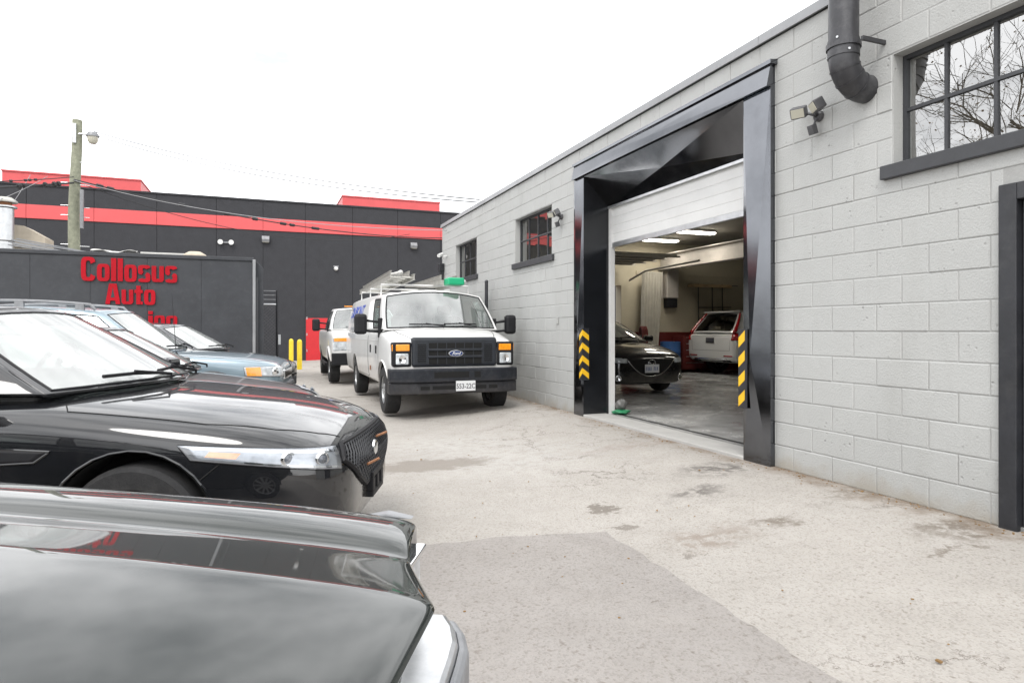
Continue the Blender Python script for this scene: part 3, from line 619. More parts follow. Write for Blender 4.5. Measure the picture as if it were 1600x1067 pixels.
MB().tube([(0, 0, 0), (-.10, 0, -.03), (-.14, -.03, .02)], .02).build('bracket', 'white_trim', cm); MB().cyl((-.10, .06, .04), (-.24, -.12, -.02), .045, n=16).build('body', 'white_trim', cm, smooth=40)
dp = empty('downspout', (WX - .07, 15.98, .1)); tag(dp, 'black square downspout at the far corner of the block wall', 'pipe')
MB().box(-.05, .05, -.05, .05, 0, 2.75).build('pipe', 'black_trim', dp, bevel=.01); MB().box(-.07, .065, -.07, .07, 2.75, 2.95).build('hopper', 'black_trim', dp, bevel=.01)
gpst = empty('gate_post', (WX - .14, 12.2, zg(4.1, 12))); tag(gpst, 'black steel gate post between the white van and block wall', 'post')
MB().cyl((0, 0, 0), (0, 0, 2.2), .035, n=12).build('post', 'black_trim', gpst, smooth=40); MB().cyl((0, 0, 2.2), (0, 0, 2.23), .042, .02, n=12).build('cap', 'black_trim', gpst)
q = MB()
for k in range(7): q.tube([(0, .03, 1.5 + k * .07), (.12, .25, 1.5 + k * .07)], .004, 4)
q.build('mesh', 'galv', gpst)
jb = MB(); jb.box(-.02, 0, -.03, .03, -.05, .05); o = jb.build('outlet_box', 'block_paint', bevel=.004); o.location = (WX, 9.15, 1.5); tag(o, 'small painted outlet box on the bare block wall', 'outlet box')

# ---------------------------------------------------------------- dark building with red band at the end of the lot
FY = 31.3
bb = empty('dark_building', (0, FY, 0)); tag(bb, 'long charcoal stucco building with a red band across its face', 'building')
def fpart(mb, name, mat, parent=None, **k): mb.v = [(x, y - FY, z) for x, y, z in mb.v]; return mb.build(name, mat, parent or bb, **k)
fpart(MB().box(-26, 24, FY + .05, FY + 14, -.3, 7.20), 'building_mass', 'facade_dark')
seams = [aty(p, 400, FY).x for p in (41, 147, 245, 338, 411, 477)]
st_ = sum(b - a for a, b in zip(seams, seams[1:])) / 5
xs_ = [seams[0] - st_ * k for k in range(7, 0, -1)] + seams + [seams[-1] + st_ * k for k in range(1, 7)]
for a, b in zip(xs_, xs_[1:]):
    fpart(MB().box(a + .008, b - .008, FY, FY + .049, -.3, 5.87), 'wall_panel', 'facade_dark')
    fpart(MB().box(a + .006, b - .006, FY - .035, FY + .049, 5.872, 6.43), 'band_panel', 'red_band', bevel=.006)
    fpart(MB().box(a + .008, b - .008, FY, FY + .049, 6.432, 7.20), 'wall_panel', 'facade_dark')
fpart(MB().box(-26, 24, FY - .04, FY + .3, 7.202, 7.27), 'parapet_cap', 'facade_dark')
for pa, pb, py in ((3, 220, 268), (535, 687, 307)):
    A, B = aty(pa, py, FY + 1.5), aty(pb, py + (14 if pa < 100 else 11), FY + 1.5)
    fpart(MB().box(A.x, B.x, FY + 1.5, FY + 6, 7.15, (A.z + B.z) / 2), 'roof_screen', 'red_band'); fpart(MB().box(A.x - .03, B.x + .03, FY + 1.46, FY + 6.04, (A.z + B.z) / 2 + .002, (A.z + B.z) / 2 + .06), 'screen_cap', 'red_band')
A, B = aty(478, 497, FY), aty(508, 563, FY)
dd = fpart(MB().box(A.x, A.x + 1.05, FY - .05, FY - .001, -.1, A.z), 'door', 'red_paint', bevel=.01)
fpart(MB().box(A.x - .06, A.x - .001, FY - .03, FY - .001, -.1, A.z + .06), 'door_frame', 'facade_dark', dd)
for z in (.35, 1.1, 1.85): fpart(MB().box(A.x + .02, A.x + .06, FY - .062, FY - .05, z, z + .12), 'hinge', 'galv', dd)
def wallpack(px, py, label):
    p = aty(px, py, FY); o = empty('wall_lamp', (p.x, FY, p.z)); tag(o, label, 'lamp')
    MB().prism([(0, -.14), (-.16, -.14), (-.20, -.02), (-.10, .14), (0, .14)], lambda a, b, d: (d, a, b), -.16, .16).build('housing', 'lamp_grey', o, bevel=.01)
    MB().box(-.13, .13, -.15, -.02, -.155, -.142).build('lens', 'lamp_face', o)
wallpack(415, 374, 'boxy grey wall lamp high on charcoal wall near the trailer end'); wallpack(646, 384, 'boxy grey wall lamp high on charcoal wall over the van ladders')
p = aty(353, 379, FY); o = empty('emergency_light', (p.x, FY, p.z)); tag(o, 'twin round spotlights on the charcoal wall above the lettered trailer', 'lamp')
MB().box(-.1, .1, -.05, 0, -.03, .03).build('bracket', 'lamp_grey', o)
for s in (-1, 1): MB().lathe([(.001, 0), (.05, 0), (.11, -.12), (.11, -.15), (.001, -.15)], (s * .22, -.02, 0), (0, 1, 0), 16).build('lamp_head', 'white_trim', o, smooth=40)
p = aty(525, 420, FY); o = empty('dome_camera', (p.x, FY, p.z)); tag(o, 'small white dome camera on the charcoal wall above red door', 'camera')
MB().lathe([(.001, -.14), (.07, -.12), (.10, -.05), (.10, 0), (.001, 0)], (0, 0, 0), (0, 1, 0), 16).build('dome', 'white_trim', o, smooth=40); MB().box(-.12, .12, -.03, 0, .08, .14).build('bracket', 'lamp_grey', o)

# bollards and the red-door forecourt
for px, py, yy in ((455, 573, 0), (468, 579, 0)):
    p = atz(px, py, -.05); o = empty('bollard', (p.x, p.y, zg(p.x, p.y))); tag(o, 'yellow steel bollard in front of the red door', 'bollard', 'yellow bollards by the red door')
    MB().lathe([(.001, -.1), (.085, -.1), (.085, .98), (.07, 1.04), (.03, 1.07), (.001, 1.075)], (0, 0, 0), (0, 0, 1), 20).build('post', 'yellow_paint', o, smooth=50)
    MB().lathe([(.086, .0), (.13, 0), (.11, .03), (.086, .03)], (0, 0, 0), (0, 0, 1), 20).build('footing', 'concrete', o)

# ---------------------------------------------------------------- lettered storage trailer
TY, TX1, TX0, TZ = 18.3, -.235, -12.4, 3.26
tl = empty('storage_trailer', (-6, TY + 1.2, 0)); tag(tl, 'dark grey box trailer with big red lettering on its side', 'trailer')
def tpart(mb, name, mat, parent=None, **k): mb.v = [(x + 6, y - TY - 1.2, z) for x, y, z in mb.v]; return mb.build(name, mat, parent or tl, **k)
tpart(MB().box(TX0, TX1 - .002, TY + .02, TY + 2.45, .1, TZ - .03), 'box', 'trailer_dark')
x = TX1 - .04
for i in range(10):
    w_ = 1.22; tpart(MB().box(x - w_ + .004, x, TY, TY + .0195, .25, TZ - .10), 'side_panel', 'trailer_dark', bevel=.004); x -= w_
tpart(MB().box(TX0, TX1, TY - .03, TY + .10, TZ - .095, TZ), 'top_rail', 'trailer_dark', bevel=.012)
tpart(MB().box(TX0, TX1, TY - .03, TY + .10, .1, .24), 'bottom_rail', 'trailer_dark', bevel=.012)
tpart(MB().box(TX1 - .035, TX1 + .04, TY - .035, TY + .12, .1, TZ - .05), 'corner_post', 'flashing', bevel=.01)
tpart(MB().prism([(0, 0), (0, 3.10), (.20, 2.88), (.22, 0)], lambda a, b, d: (TX1 + .03 + a, d, .12 + b), TY + .13, TY + 2.3), 'end_door', 'trailer_dark', bevel=.01)
tpart(MB().box(TX1 + .04, TX1 + .10, TY + .02, TY + .12, .2, 2.75), 'end_hinge_bar', 'charcoal_frame')
for x in (-11, -2): tpart(MB().box(x - .1, x + .1, TY + .1, TY + 2.3, -.05, .099), 'skid', 'black_trim')
def sup(cx, cy, rx, ry, t, e=.5):
    c, d = math.cos(t), math.sin(t); return (cx + rx * math.copysign(abs(c) ** e, c), cy + ry * math.copysign(abs(d) ** e, d))
def glyph(ch, X, H=.72, CAP=1.0):
    """heavy condensed poster letter: returns list of polygons / rings and the advance"""
    S_ = .185; N = 28; P = []; w_ = .50
    def ring(cx, cy, rx, ry, irx, iry): P.append(('ring', [sup(cx, cy, rx, ry, 2 * math.pi * k / N) for k in range(N)], [sup(cx, cy, irx, iry, 2 * math.pi * k / N) for k in range(N)]))
    def arc(cx, cy, rx, ry, irx, iry, a0, a1): P.append(('poly', [sup(cx, cy, rx, ry, R(a0 + (a1 - a0) * k / N)) for k in range(N + 1)] + [sup(cx, cy, irx, iry, R(a1 + (a0 - a1) * k / N)) for k in range(N + 1)]))
    def rect(x0, x1, y0, y1): P.append(('poly', [(X + x0, y0), (X + x1, y0), (X + x1, y1), (X + x0, y1)]))
    c = X + w_ / 2
    if ch == 'o': ring(c, H / 2, w_ / 2, H / 2 + .02, w_ / 2 - S_, H / 2 - .12)
    elif ch == 'l': w_ = S_ + .02; rect(0, w_, 0, CAP)
    elif ch == 'i': w_ = S_ + .02; rect(0, w_, 0, H); rect(0, w_, H + .08, CAP)
    elif ch == 'C': w_ = .56; c = X + w_ / 2; arc(c, CAP / 2, w_ / 2, CAP / 2 + .02, w_ / 2 - S_, CAP / 2 - .14, 22, 338)
    elif ch == 's':
        arc(c, H * .73, w_ / 2, H * .27 + .02, w_ / 2 - S_, H * .10, 12, 262); arc(c, H * .27, w_ / 2, H * .27 + .02, w_ / 2 - S_, H * .10, -168, 82)
    elif ch in 'un':
        y0, y1, sg = (0, H, 1) if ch == 'u' else (H, 0, -1)
        P.append(('poly', [(X, y1), (X, y0 + sg * .10), (X + .05, y0 + sg * .02), (X + .12, y0), (X + w_ - .12, y0), (X + w_ - .05, y0 + sg * .02), (X + w_, y0 + sg * .10), (X + w_, y1), (X + w_ - S_, y1), (X + w_ - S_, y0 + sg * .14), (X + S_, y0 + sg * .14), (X + S_, y1)]))
    elif ch == 't': w_ = .36; rect(.08, .08 + S_, 0, CAP * .92); rect(0, w_, H - .16, H); rect(.09 + S_, w_, 0, .14)
    elif ch == 'A':
        w_ = .64; P.append(('poly', [(X, 0), (X + .16, CAP), (X + w_ - .16, CAP), (X + w_, 0), (X + w_ - .19, 0), (X + w_ - .215, .17), (X + .215, .17), (X + .19, 0)])); P.append(('hole', [(X + .24, .32), (X + w_ / 2, .82), (X + w_ - .24, .32)]))
    return P, w_ + .055
for word, px0, px1, py0, py1 in (('Collosus', 127, 277, 402, 438), ('Auto', 165, 243, 443, 475), ('ion', 232, 277, 486, 512)):
    A, B, C = aty(px0, py1, TY), aty(px1, py1, TY), aty(px0, py0, TY)
    adv = []; X = 0
    for ch in word: pl_, ad = glyph(ch, X); adv.append((ch, pl_)); X += ad
    sx, sz = (B.x - A.x) / (X - .055), (C.z - A.z) / 1.0
    for ch, pl_ in adv:
        q = MB()
        fn = lambda a, b, d: (A.x + a * sx, d, A.z + b * sz)
        for k_, pg in enumerate(pl_):
            d0, d1 = TY - .004, TY - .04 - .002 * k_
            if pg[0] == 'poly': q.prism(pg[1], fn, d0, d1)
            elif pg[0] == 'ring':
                o_, i_ = pg[1], pg[2]; n_ = len(o_); q.add([fn(*p, d1) for p in o_] + [fn(*p, d1) for p in i_] + [fn(*p, d0) for p in o_] + [fn(*p, d0) for p in i_],
                    [(j, (j + 1) % n_, n_ + (j + 1) % n_, n_ + j) for j in range(n_)] + [(j, (j + 1) % n_, 2 * n_ + (j + 1) % n_, 2 * n_ + j) for j in range(n_)] + [(n_ + j, n_ + (j + 1) % n_, 3 * n_ + (j + 1) % n_, 3 * n_ + j) for j in range(n_)])
        ob = tpart(q, 'letter', 'letter_red')
        for pg in pl_:
            if pg[0] == 'hole': h_ = MB(); h_.prism(pg[1], fn, TY - .0405, TY - .0425); tpart(h_, 'letter_counter', 'trailer_dark', ob)
# clutter on and behind the trailer roof
def roofthing(name, mb, mat, loc, label, cat, **k):
    o = mb.build(name, mat, **k); o.location = loc; tag(o, label, cat); return o
A = aty(224, 396, 19.2); roofthing('foam_board', MB().box(0, 1.1, 0, .6, 0, .07), 'tarp_white', (A.x, 18.75, TZ + .02), 'long flat white board lying on the trailer roof', 'board', bevel=.01)
A = aty(288, 398, 19.3); q = MB(); q.lathe([(.001, .16), (.12, .15), (.22, .08), (.26, 0), (.001, 0)], (0, 0, 0), (0, 0, 1), 18); q.v = [(x * 1.2, y, z) for x, y, z in q.v]
roofthing('roof_vent', q, 'beige', (A.x + .3, 18.8, TZ + .0), 'rounded beige roof vent on the trailer top', 'vent', smooth=True)
q = MB(); random.seed(3)
for k in range(7):
    M = T(random.uniform(-.1, .1), k * .07, .03 + .03 * k) @ Matrix.Rotation(R(random.uniform(4, 12)), 4, 'Y') @ Matrix.Rotation(R(random.uniform(-8, 8)), 4, 'Z'); q.box(-.75, .75, -.05, .05, -.012, .012, M)
A = aty(75, 388, 19.3); roofthing('scrap_stack', q, 'lamp_grey', (A.x, 19.2, TZ + .05), 'heap of grey scrap strips piled on the trailer roof', 'scrap')
A = aty(150, 396, 19.3); q = MB(); q.grid(lambda u, v: Vector((1.0 * u, .5 * v, .05 + .05 * math.sin(9 * u + 4 * v) * math.sin(7 * v + 2 * u))), 20, 10); roofthing('plastic_sheet', q, 'tarp_white', (A.x, 18.7, TZ + .02), 'crumpled white plastic sheet on the trailer roof', 'sheet', smooth=True, solid=.01)
A = aty(20, 386, 21.6); q = MB(); q.prism([(0, 0), (0, .62), (.25, .60), (.75, .30), (.75, 0)], lambda a, b, d: (a, d, b), 0, .8); q.box(.02, .7, .05, .75, -3.3, -.002)
roofthing('vent_hood', q, 'beige', (A.x, 21.6, A.z), 'slanted beige sheet metal hood beside the steel flue', 'hood')
A = aty(8, 388, 21.2); o = empty('steel_flue', (A.x, 21.2, 0)); tag(o, 'shiny steel flue with flat rain cap behind the trailer', 'flue')
B = aty(8, 326, 21.2)
MB().cyl((0, 0, 0), (0, 0, B.z), .20, n=24).build('stack', 'galv', o, smooth=40); MB().cyl((0, 0, B.z + .02), (0, 0, B.z + .06), .27, n=24).build('flange', 'galv', o, smooth=40)
MB().lathe([(.001, .32), (.15, .30), (.28, .20), (.28, .16), (.001, .16)], (0, 0, B.z), (0, 0, 1), 24).build('rain_cap', 'ladder_alu', o, smooth=40); MB().cyl((0, 0, B.z + .06), (0, 0, B.z + .17), .15, n=12).build('cap_neck', 'rust', o)
MB().cyl((0, 0, B.z - .9), (0, 0, B.z - .87), .205, n=24).build('band', 'tool_dark', o)

# chain-link gate beside the trailer
P = aty(433, 560, 20.6); o = empty('chain_link_gate', (P.x, 20.6, zg(P.x, 20.6))); tag(o, 'black chain link gate topped with barbed wire beside the trailer', 'gate')
zt = aty(433, 476, 20.6).z + .03
MB().cyl((0, 0, 0), (0, 0, zt + .42), .04, n=12).build('gate_post', 'black_trim', o, smooth=40)
MB().cyl((-2.6, 0, zt), (0, 0, zt), .028, n=10).build('top_rail', 'galv', o, smooth=40); MB().cyl((-2.6, 0, .2), (0, 0, .2), .028, n=10).build('bottom_rail', 'black_trim', o, smooth=40)
q = MB()
for k in range(-24, 28):
    for s in (1, -1):
        x0, z0, x1, z1 = k * .1, .2, k * .1 + s * (zt - .2), zt
        cl = []
        for (xx, zz) in ((x0, z0), (x1, z1)):
            cl.append((xx, zz))
        # clip to the leaf
        def clipx(a, b, lim, keep_less):
            if (a[0] <= lim) == keep_less and (b[0] <= lim) == keep_less: return a, b
            if (a[0] <= lim) != keep_less and (b[0] <= lim) != keep_less: return None
            t = (lim - a[0]) / (b[0] - a[0]); m_ = (lim, a[1] + t * (b[1] - a[1])); return (a, m_) if (a[0] <= lim) == keep_less else (m_, b)
        r_ = clipx(cl[0], cl[1], 0, True)
        if r_: r_ = clipx(r_[0], r_[1], -2.6, False)
        if r_: q.tube([(r_[0][0], s * .004, r_[0][1]), (r_[1][0], s * .004, r_[1][1])], .004, 3, caps=False)
q.build('wire_mesh', 'black_trim', o)
for k in range(3): MB().tube([(-2.6, 0, zt + .15 + k * .13), (0, 0, zt + .15 + k * .13)], .005, 4).build('barbed_wire', 'galv', o)
MB().box(.03, .10, -.05, .05, .95, 1.25).build('latch', 'galv', o)

# ---------------------------------------------------------------- utility pole and wires
PY = 23.6; P = aty(118, 400, PY); ztop = aty(118, 188, PY).z
o = empty('utility_pole', (P.x, PY, 0)); tag(o, 'tall pale wooden utility pole rising behind the trailer', 'pole')
q = MB(); q.tube([(.0 + .05 * math.sin(k), 0, k * ztop / 8) for k in range(9)], [.185 - .006 * k for k in range(9)], 20); q.build('shaft', 'pole_wood', o, smooth=40)
for z in (5.9, 5.2, 4.9, 4.0, 6.6): q = MB().tube([(-.36, -.12, z), (-.16, -.15, z)], .012, 5); q.tube([(.15, -.15, z - .05), (.4, -.12, z - .05)], .012, 5); q.build('step_bolt', 'galv', o)
MB().box(.17, .25, -.25, -.12, 4.5, 5.7).build('conduit_box', 'lamp_grey', o); MB().box(-.04, .06, -.2, -.15, ztop - .75, ztop - .15).build('bracket_plate', 'galv', o)
q = MB().tube([(.1, -.1, ztop - .45), (.4, -.1, ztop - .42)], .03, 8); la = q.build('lamp_arm', 'galv', o)
q = MB(); q.lathe([(.001, .12), (.12, .09), (.18, 0), (.18, -.05), (.001, -.05)], (.48, -.1, ztop - .45), (0, 0, 1), 20); q.build('lamp_hood', 'lamp_grey', o, smooth=40)
q = MB(); q.lathe([(.155, -.051), (.14, -.19), (.09, -.26), (.001, -.275)], (.48, -.1, ztop - .45), (0, 0, 1), 20); q.build('lamp_globe', 'lamp_face', o, smooth=40)
def wire(a, b, sag, r, mat, label, lumps=0):
    a, b = Vector(a), Vector(b); q = MB(); n = 26
    f = lambda t: a.lerp(b, t) - Vector((0, 0, sag * 4 * t * (1 - t)))
    q.tube([f(i / n) for i in range(n + 1)], r, 5)
    for k in range(lumps): t = random.uniform(.02, .6); p0 = f(t); p1 = f(min(1, t + .012)); q.cyl(p0, p1, r * 2.6, n=6)
    o = q.build('overhead_cable', mat); tag(o, label, 'cable', None)
zp = aty(118, 283, PY).z
wire((P.x + .5, PY, ztop - .3), atx(746, 312, WX) + Vector((.05, 0, .0)), .25, .012, 'cable', 'thin upper wire from the pole lamp to the block roof')
wire((P.x + .5, PY, ztop - .42), atx(742, 316, WX) + Vector((.05, 0, 0)), .30, .012, 'cable', 'thin lower wire from the pole lamp to the block roof')
wire((P.x, PY - .2, zp), aty(698, 372, FY - .1), .45, .022, 'cable', 'thick black cable bundle sagging across the red band', 10)
wire((P.x, PY - .2, zp - .05), aty(640, 366, FY - .1), .9, .012, 'cable', 'slack black cable drooping below the thick bundle')
wire((P.x, PY - .2, zp - .1), aty(-260, 300, PY - 4), .05, .03, 'cable', 'thick black cable bundle leaving the pole away from van', 12)
wire((P.x, PY - .2, zp + .08), aty(-260, 282, PY - 4), .1, .014, 'cable', 'upper thin black cable leaving pole away from the van', 4)
wire((P.x - .6, PY - .5, zp - .02), aty(-150, 350, PY - 6), .2, .008, 'cable_pale', 'pale service wire dropping from bundle towards the steel flue')
wire((P.x - 1.0, PY - .6, zp - .03), aty(-90, 400, PY - 3), .5, .008, 'cable_pale', 'pale slack service wire looping down behind the steel flue')
wire((P.x, PY - .2, zp - .02), atx(700, 360, WX) + Vector((.1, 0, .0)), .35, .010, 'cable_pale', 'pale service wire from the pole to the block wall corner')

# bare trees across the lot (off to the side; the garage panes mirror them)
def bare_tree(x, y, h, seed, label):
    rnd = random.Random(seed); o = empty('bare_tree', (x, y, 0)); tag(o, label, 'tree')
    tk = MB(); br = MB(); lf = MB()
    def grow(p, d, L, r, dep):
        q = p; pts = [p]; rs = [r]
        for k in range(3):
            d = (d + Vector((rnd.gauss(0, .13), rnd.gauss(0, .13), rnd.gauss(.03, .08)))).normalized(); q = q + d * L / 3; pts.append(q); rs.append(r * (1 - .13 * (k + 1)))
        (tk if dep < 2 else br).tube(pts, rs, 7 if dep < 2 else (4 if dep < 4 else 3), caps=False)
        if dep >= 6:
            if rnd.random() < .8:
                s = .05; a = rnd.uniform(0, 6); lf.add([q + Vector((s * math.cos(a + i * 1.57), s * math.sin(a + i * 1.57), s * .6 * math.cos(i * 2))) for i in range(4)], [(0, 1, 2, 3)])
            return
        for k in range(3 if dep < 4 else 2):
            ax = d.orthogonal().normalized(); ax = Matrix.Rotation(rnd.uniform(0, 6.28), 3, d) @ ax
            nd = (Matrix.Rotation(R(rnd.uniform(18, 48)), 3, ax) @ d); grow(pts[rnd.choice((2, 3, 3))], nd, L * rnd.uniform(.62, .82), r * .60, dep + 1)
    grow(Vector((0, 0, -.1)), Vector((0, 0, 1)), h * .26, h * .0065, 0)
    tk.build('trunk', 'bark', o, smooth=True); br.build('crown', 'bark', o)
    if lf.v: lf.build('leaves', 'dry_leaf', o)
bare_tree(-20, 21.5, 19, 5, 'bare branched tree with a few brown leaves beyond the parked cars')
bare_tree(-23, 17, 21, 9, 'taller leafless tree behind the brown leaved bare tree')
bare_tree(-28, 26, 17, 12, 'slender bare tree with fine twigs farthest beyond the trailer')

# ================================================================ vehicles (local: +x forward, +y left, origin under the front axle)
SEC = [(0, 0), (.80, 0), (.955, .07), (1.0, .45), (.99, .78), (.955, .96)]; TOP = [(.86, .42), (.5, .86), (0, 1)]
def loft(stations, sec=SEC, top=TOP, sub=2, prow=None):
    rings = []
    for (x, w_, zb_, zs, zc) in stations:
        h = [(fy * w_, zb_ + fz * (zs - zb_)) for fy, fz in sec] + [(fy * w_, zs + fz * (zc - zs)) for fy, fz in top]
        ring = h + [(-y, z) for y, z in reversed(h[1:-1])]
        rings.append([(x + (prow(y, z, x) if prow else 0), y, z) for y, z in ring])
    n = len(rings[0]); q = MB(); q.add([p for r in rings for p in r], [(i * n + j, i * n + (j + 1) % n, (i + 1) * n + (j + 1) % n, (i + 1) * n + j) for i in range(len(rings) - 1) for j in range(n)] + [tuple(range(n)), tuple(range((len(rings) - 1) * n, len(rings) * n))])
    o = link('tmp', q.mesh('tmp'), None)
    if sub: m = o.modifiers.new('s', 'SUBSURF'); m.levels = sub; m.render_levels = sub
    return o
def cut_arches(o, axles, r, w_, zc):
    cut = MB()
    for x in axles:
        for s in (-1, 1): cut.cyl((x, s * (w_ - .27), zc), (x, s * (w_ + .4), zc), r, n=40)
    c = link('tmpc', cut.mesh('tmpc'), None); m = o.modifiers.new('b', 'BOOLEAN'); m.operation = 'DIFFERENCE'; m.object = c; m.solver = 'EXACT'
    me = realize(o); bpy.data.objects.remove(o); bpy.data.objects.remove(c); return me
class Car: pass
def wheel(parent, x, y, r, w_, style, side):
    h = w_ / 2; rr = r * .66 if style != 'van' else r * .60
    tw = MB(); prof = [(rr * .98, -h * .86), (rr * 1.03, -h), (r * .93, -h * .98), (r * .99, -h * .78), (r, -h * .5), (r, h * .5), (r * .99, h * .78), (r * .93, h * .98), (rr * 1.03, h), (rr * .98, h * .86)]
    tw.lathe(prof, (0, 0, 0), (0, 1, 0), 48, closed=True)
    rim = MB(); s = side; d = lambda k: s * k
    rim.lathe([(rr * .99, d(h * .85)), (rr * .93, d(h * .80)), (rr * .90, d(h * .45)), (rr * .90, d(-h * .8))], (0, 0, 0), (0, 1, 0), 40)
    if style == 'van':
        rim.lathe([(rr * .92, d(h * .30)), (rr * .72, d(h * .40)), (rr * .50, d(h * .42)), (rr * .44, d(h * .75)), (rr * .30, d(h * .85)), (.001, d(h * .86))], (0, 0, 0), (0, 1, 0), 40)
        for k in range(8): a = k * math.pi / 4; rim.cyl((rr * .40 * math.cos(a), d(h * .75), rr * .40 * math.sin(a)), (rr * .40 * math.cos(a), d(h * .92), rr * .40 * math.sin(a)), .012, n=6)
    else:
        n_ = 10 if style == 'multi' else 5
        rim.lathe([(rr * .26, d(h * .3)), (rr * .26, d(h * .62)), (rr * .18, d(h * .68)), (.001, d(h * .68))], (0, 0, 0), (0, 1, 0), 24)
        for k in range(n_):
            M = Matrix.Rotation(2 * math.pi * k / n_, 4, 'Y'); wd = rr * (.09 if n_ > 5 else .16); y0, y1 = sorted((d(h * .36), d(h * .62)))
            rim.box(rr * .18, rr * .94, y0, y1, -wd, wd, M)
    W = empty('wheel', (x, y, r), 0, parent)
    tw.build('tyre', 'tyre', W, smooth=35); rim.build('rim', 'rim_dark' if style == 'dark' else 'rim_silver', W, smooth=35)
    hb = MB().lathe([(rr * .89, d(-h * .2)), (.001, d(-h * .2))], (0, 0, 0), (0, 1, 0), 24); hb.build('brake_disc', 'tool_dark', W)
    if style == 'van':
        q = MB()
        for k in range(8): a = (k + .5) * math.pi / 4; q.lathe([(.001, d(h * .425)), (rr * .085, d(h * .425))], (rr * .62 * math.cos(a), 0, rr * .62 * math.sin(a)), (0, 1, 0), 10)
        q.build('rim_holes', 'void_black', W)
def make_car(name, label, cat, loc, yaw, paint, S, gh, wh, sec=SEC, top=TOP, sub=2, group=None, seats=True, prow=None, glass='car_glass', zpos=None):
    c = Car(); z = zg(loc[0], loc[1]) if zpos is None else zpos
    c.root = empty(name, (loc[0], loc[1], z), R(yaw)); tag(c.root, label, cat, group); c.paint = paint
    o = loft(S, sec, top, sub, prow)
    ax, r, tw, trk, style, ra = wh
    c.me = cut_arches(o, ax, ra, trk + tw / 2, r + .01)
    c.me.materials.clear(); c.body = link('body', c.me, paint, c.root, smooth=32)
    bm = bmesh.new(); bm.from_mesh(c.me); c.bvh = BVHTree.FromBMesh(bm); bm.free()
    for x in ax:
        for s in (-1, 1):
            wheel(c.root, x, s * trk, r, tw, style, s)
            l = MB(); y0, y1 = s * (trk + tw / 2 - .262), s * (trk + tw / 2 - .02)
            l.lathe([(.001, y0), (ra - .006, y0), (ra - .006, y1)], (x, 0, r + .01), (0, 1, 0), 40); l.v = [(a, b, max(r + .012, d)) for a, b, d in l.v]; l.build('wheel_liner', 'void_black', c.root)
    if gh: greenhouse(c, gh, seats, glass)
    return c
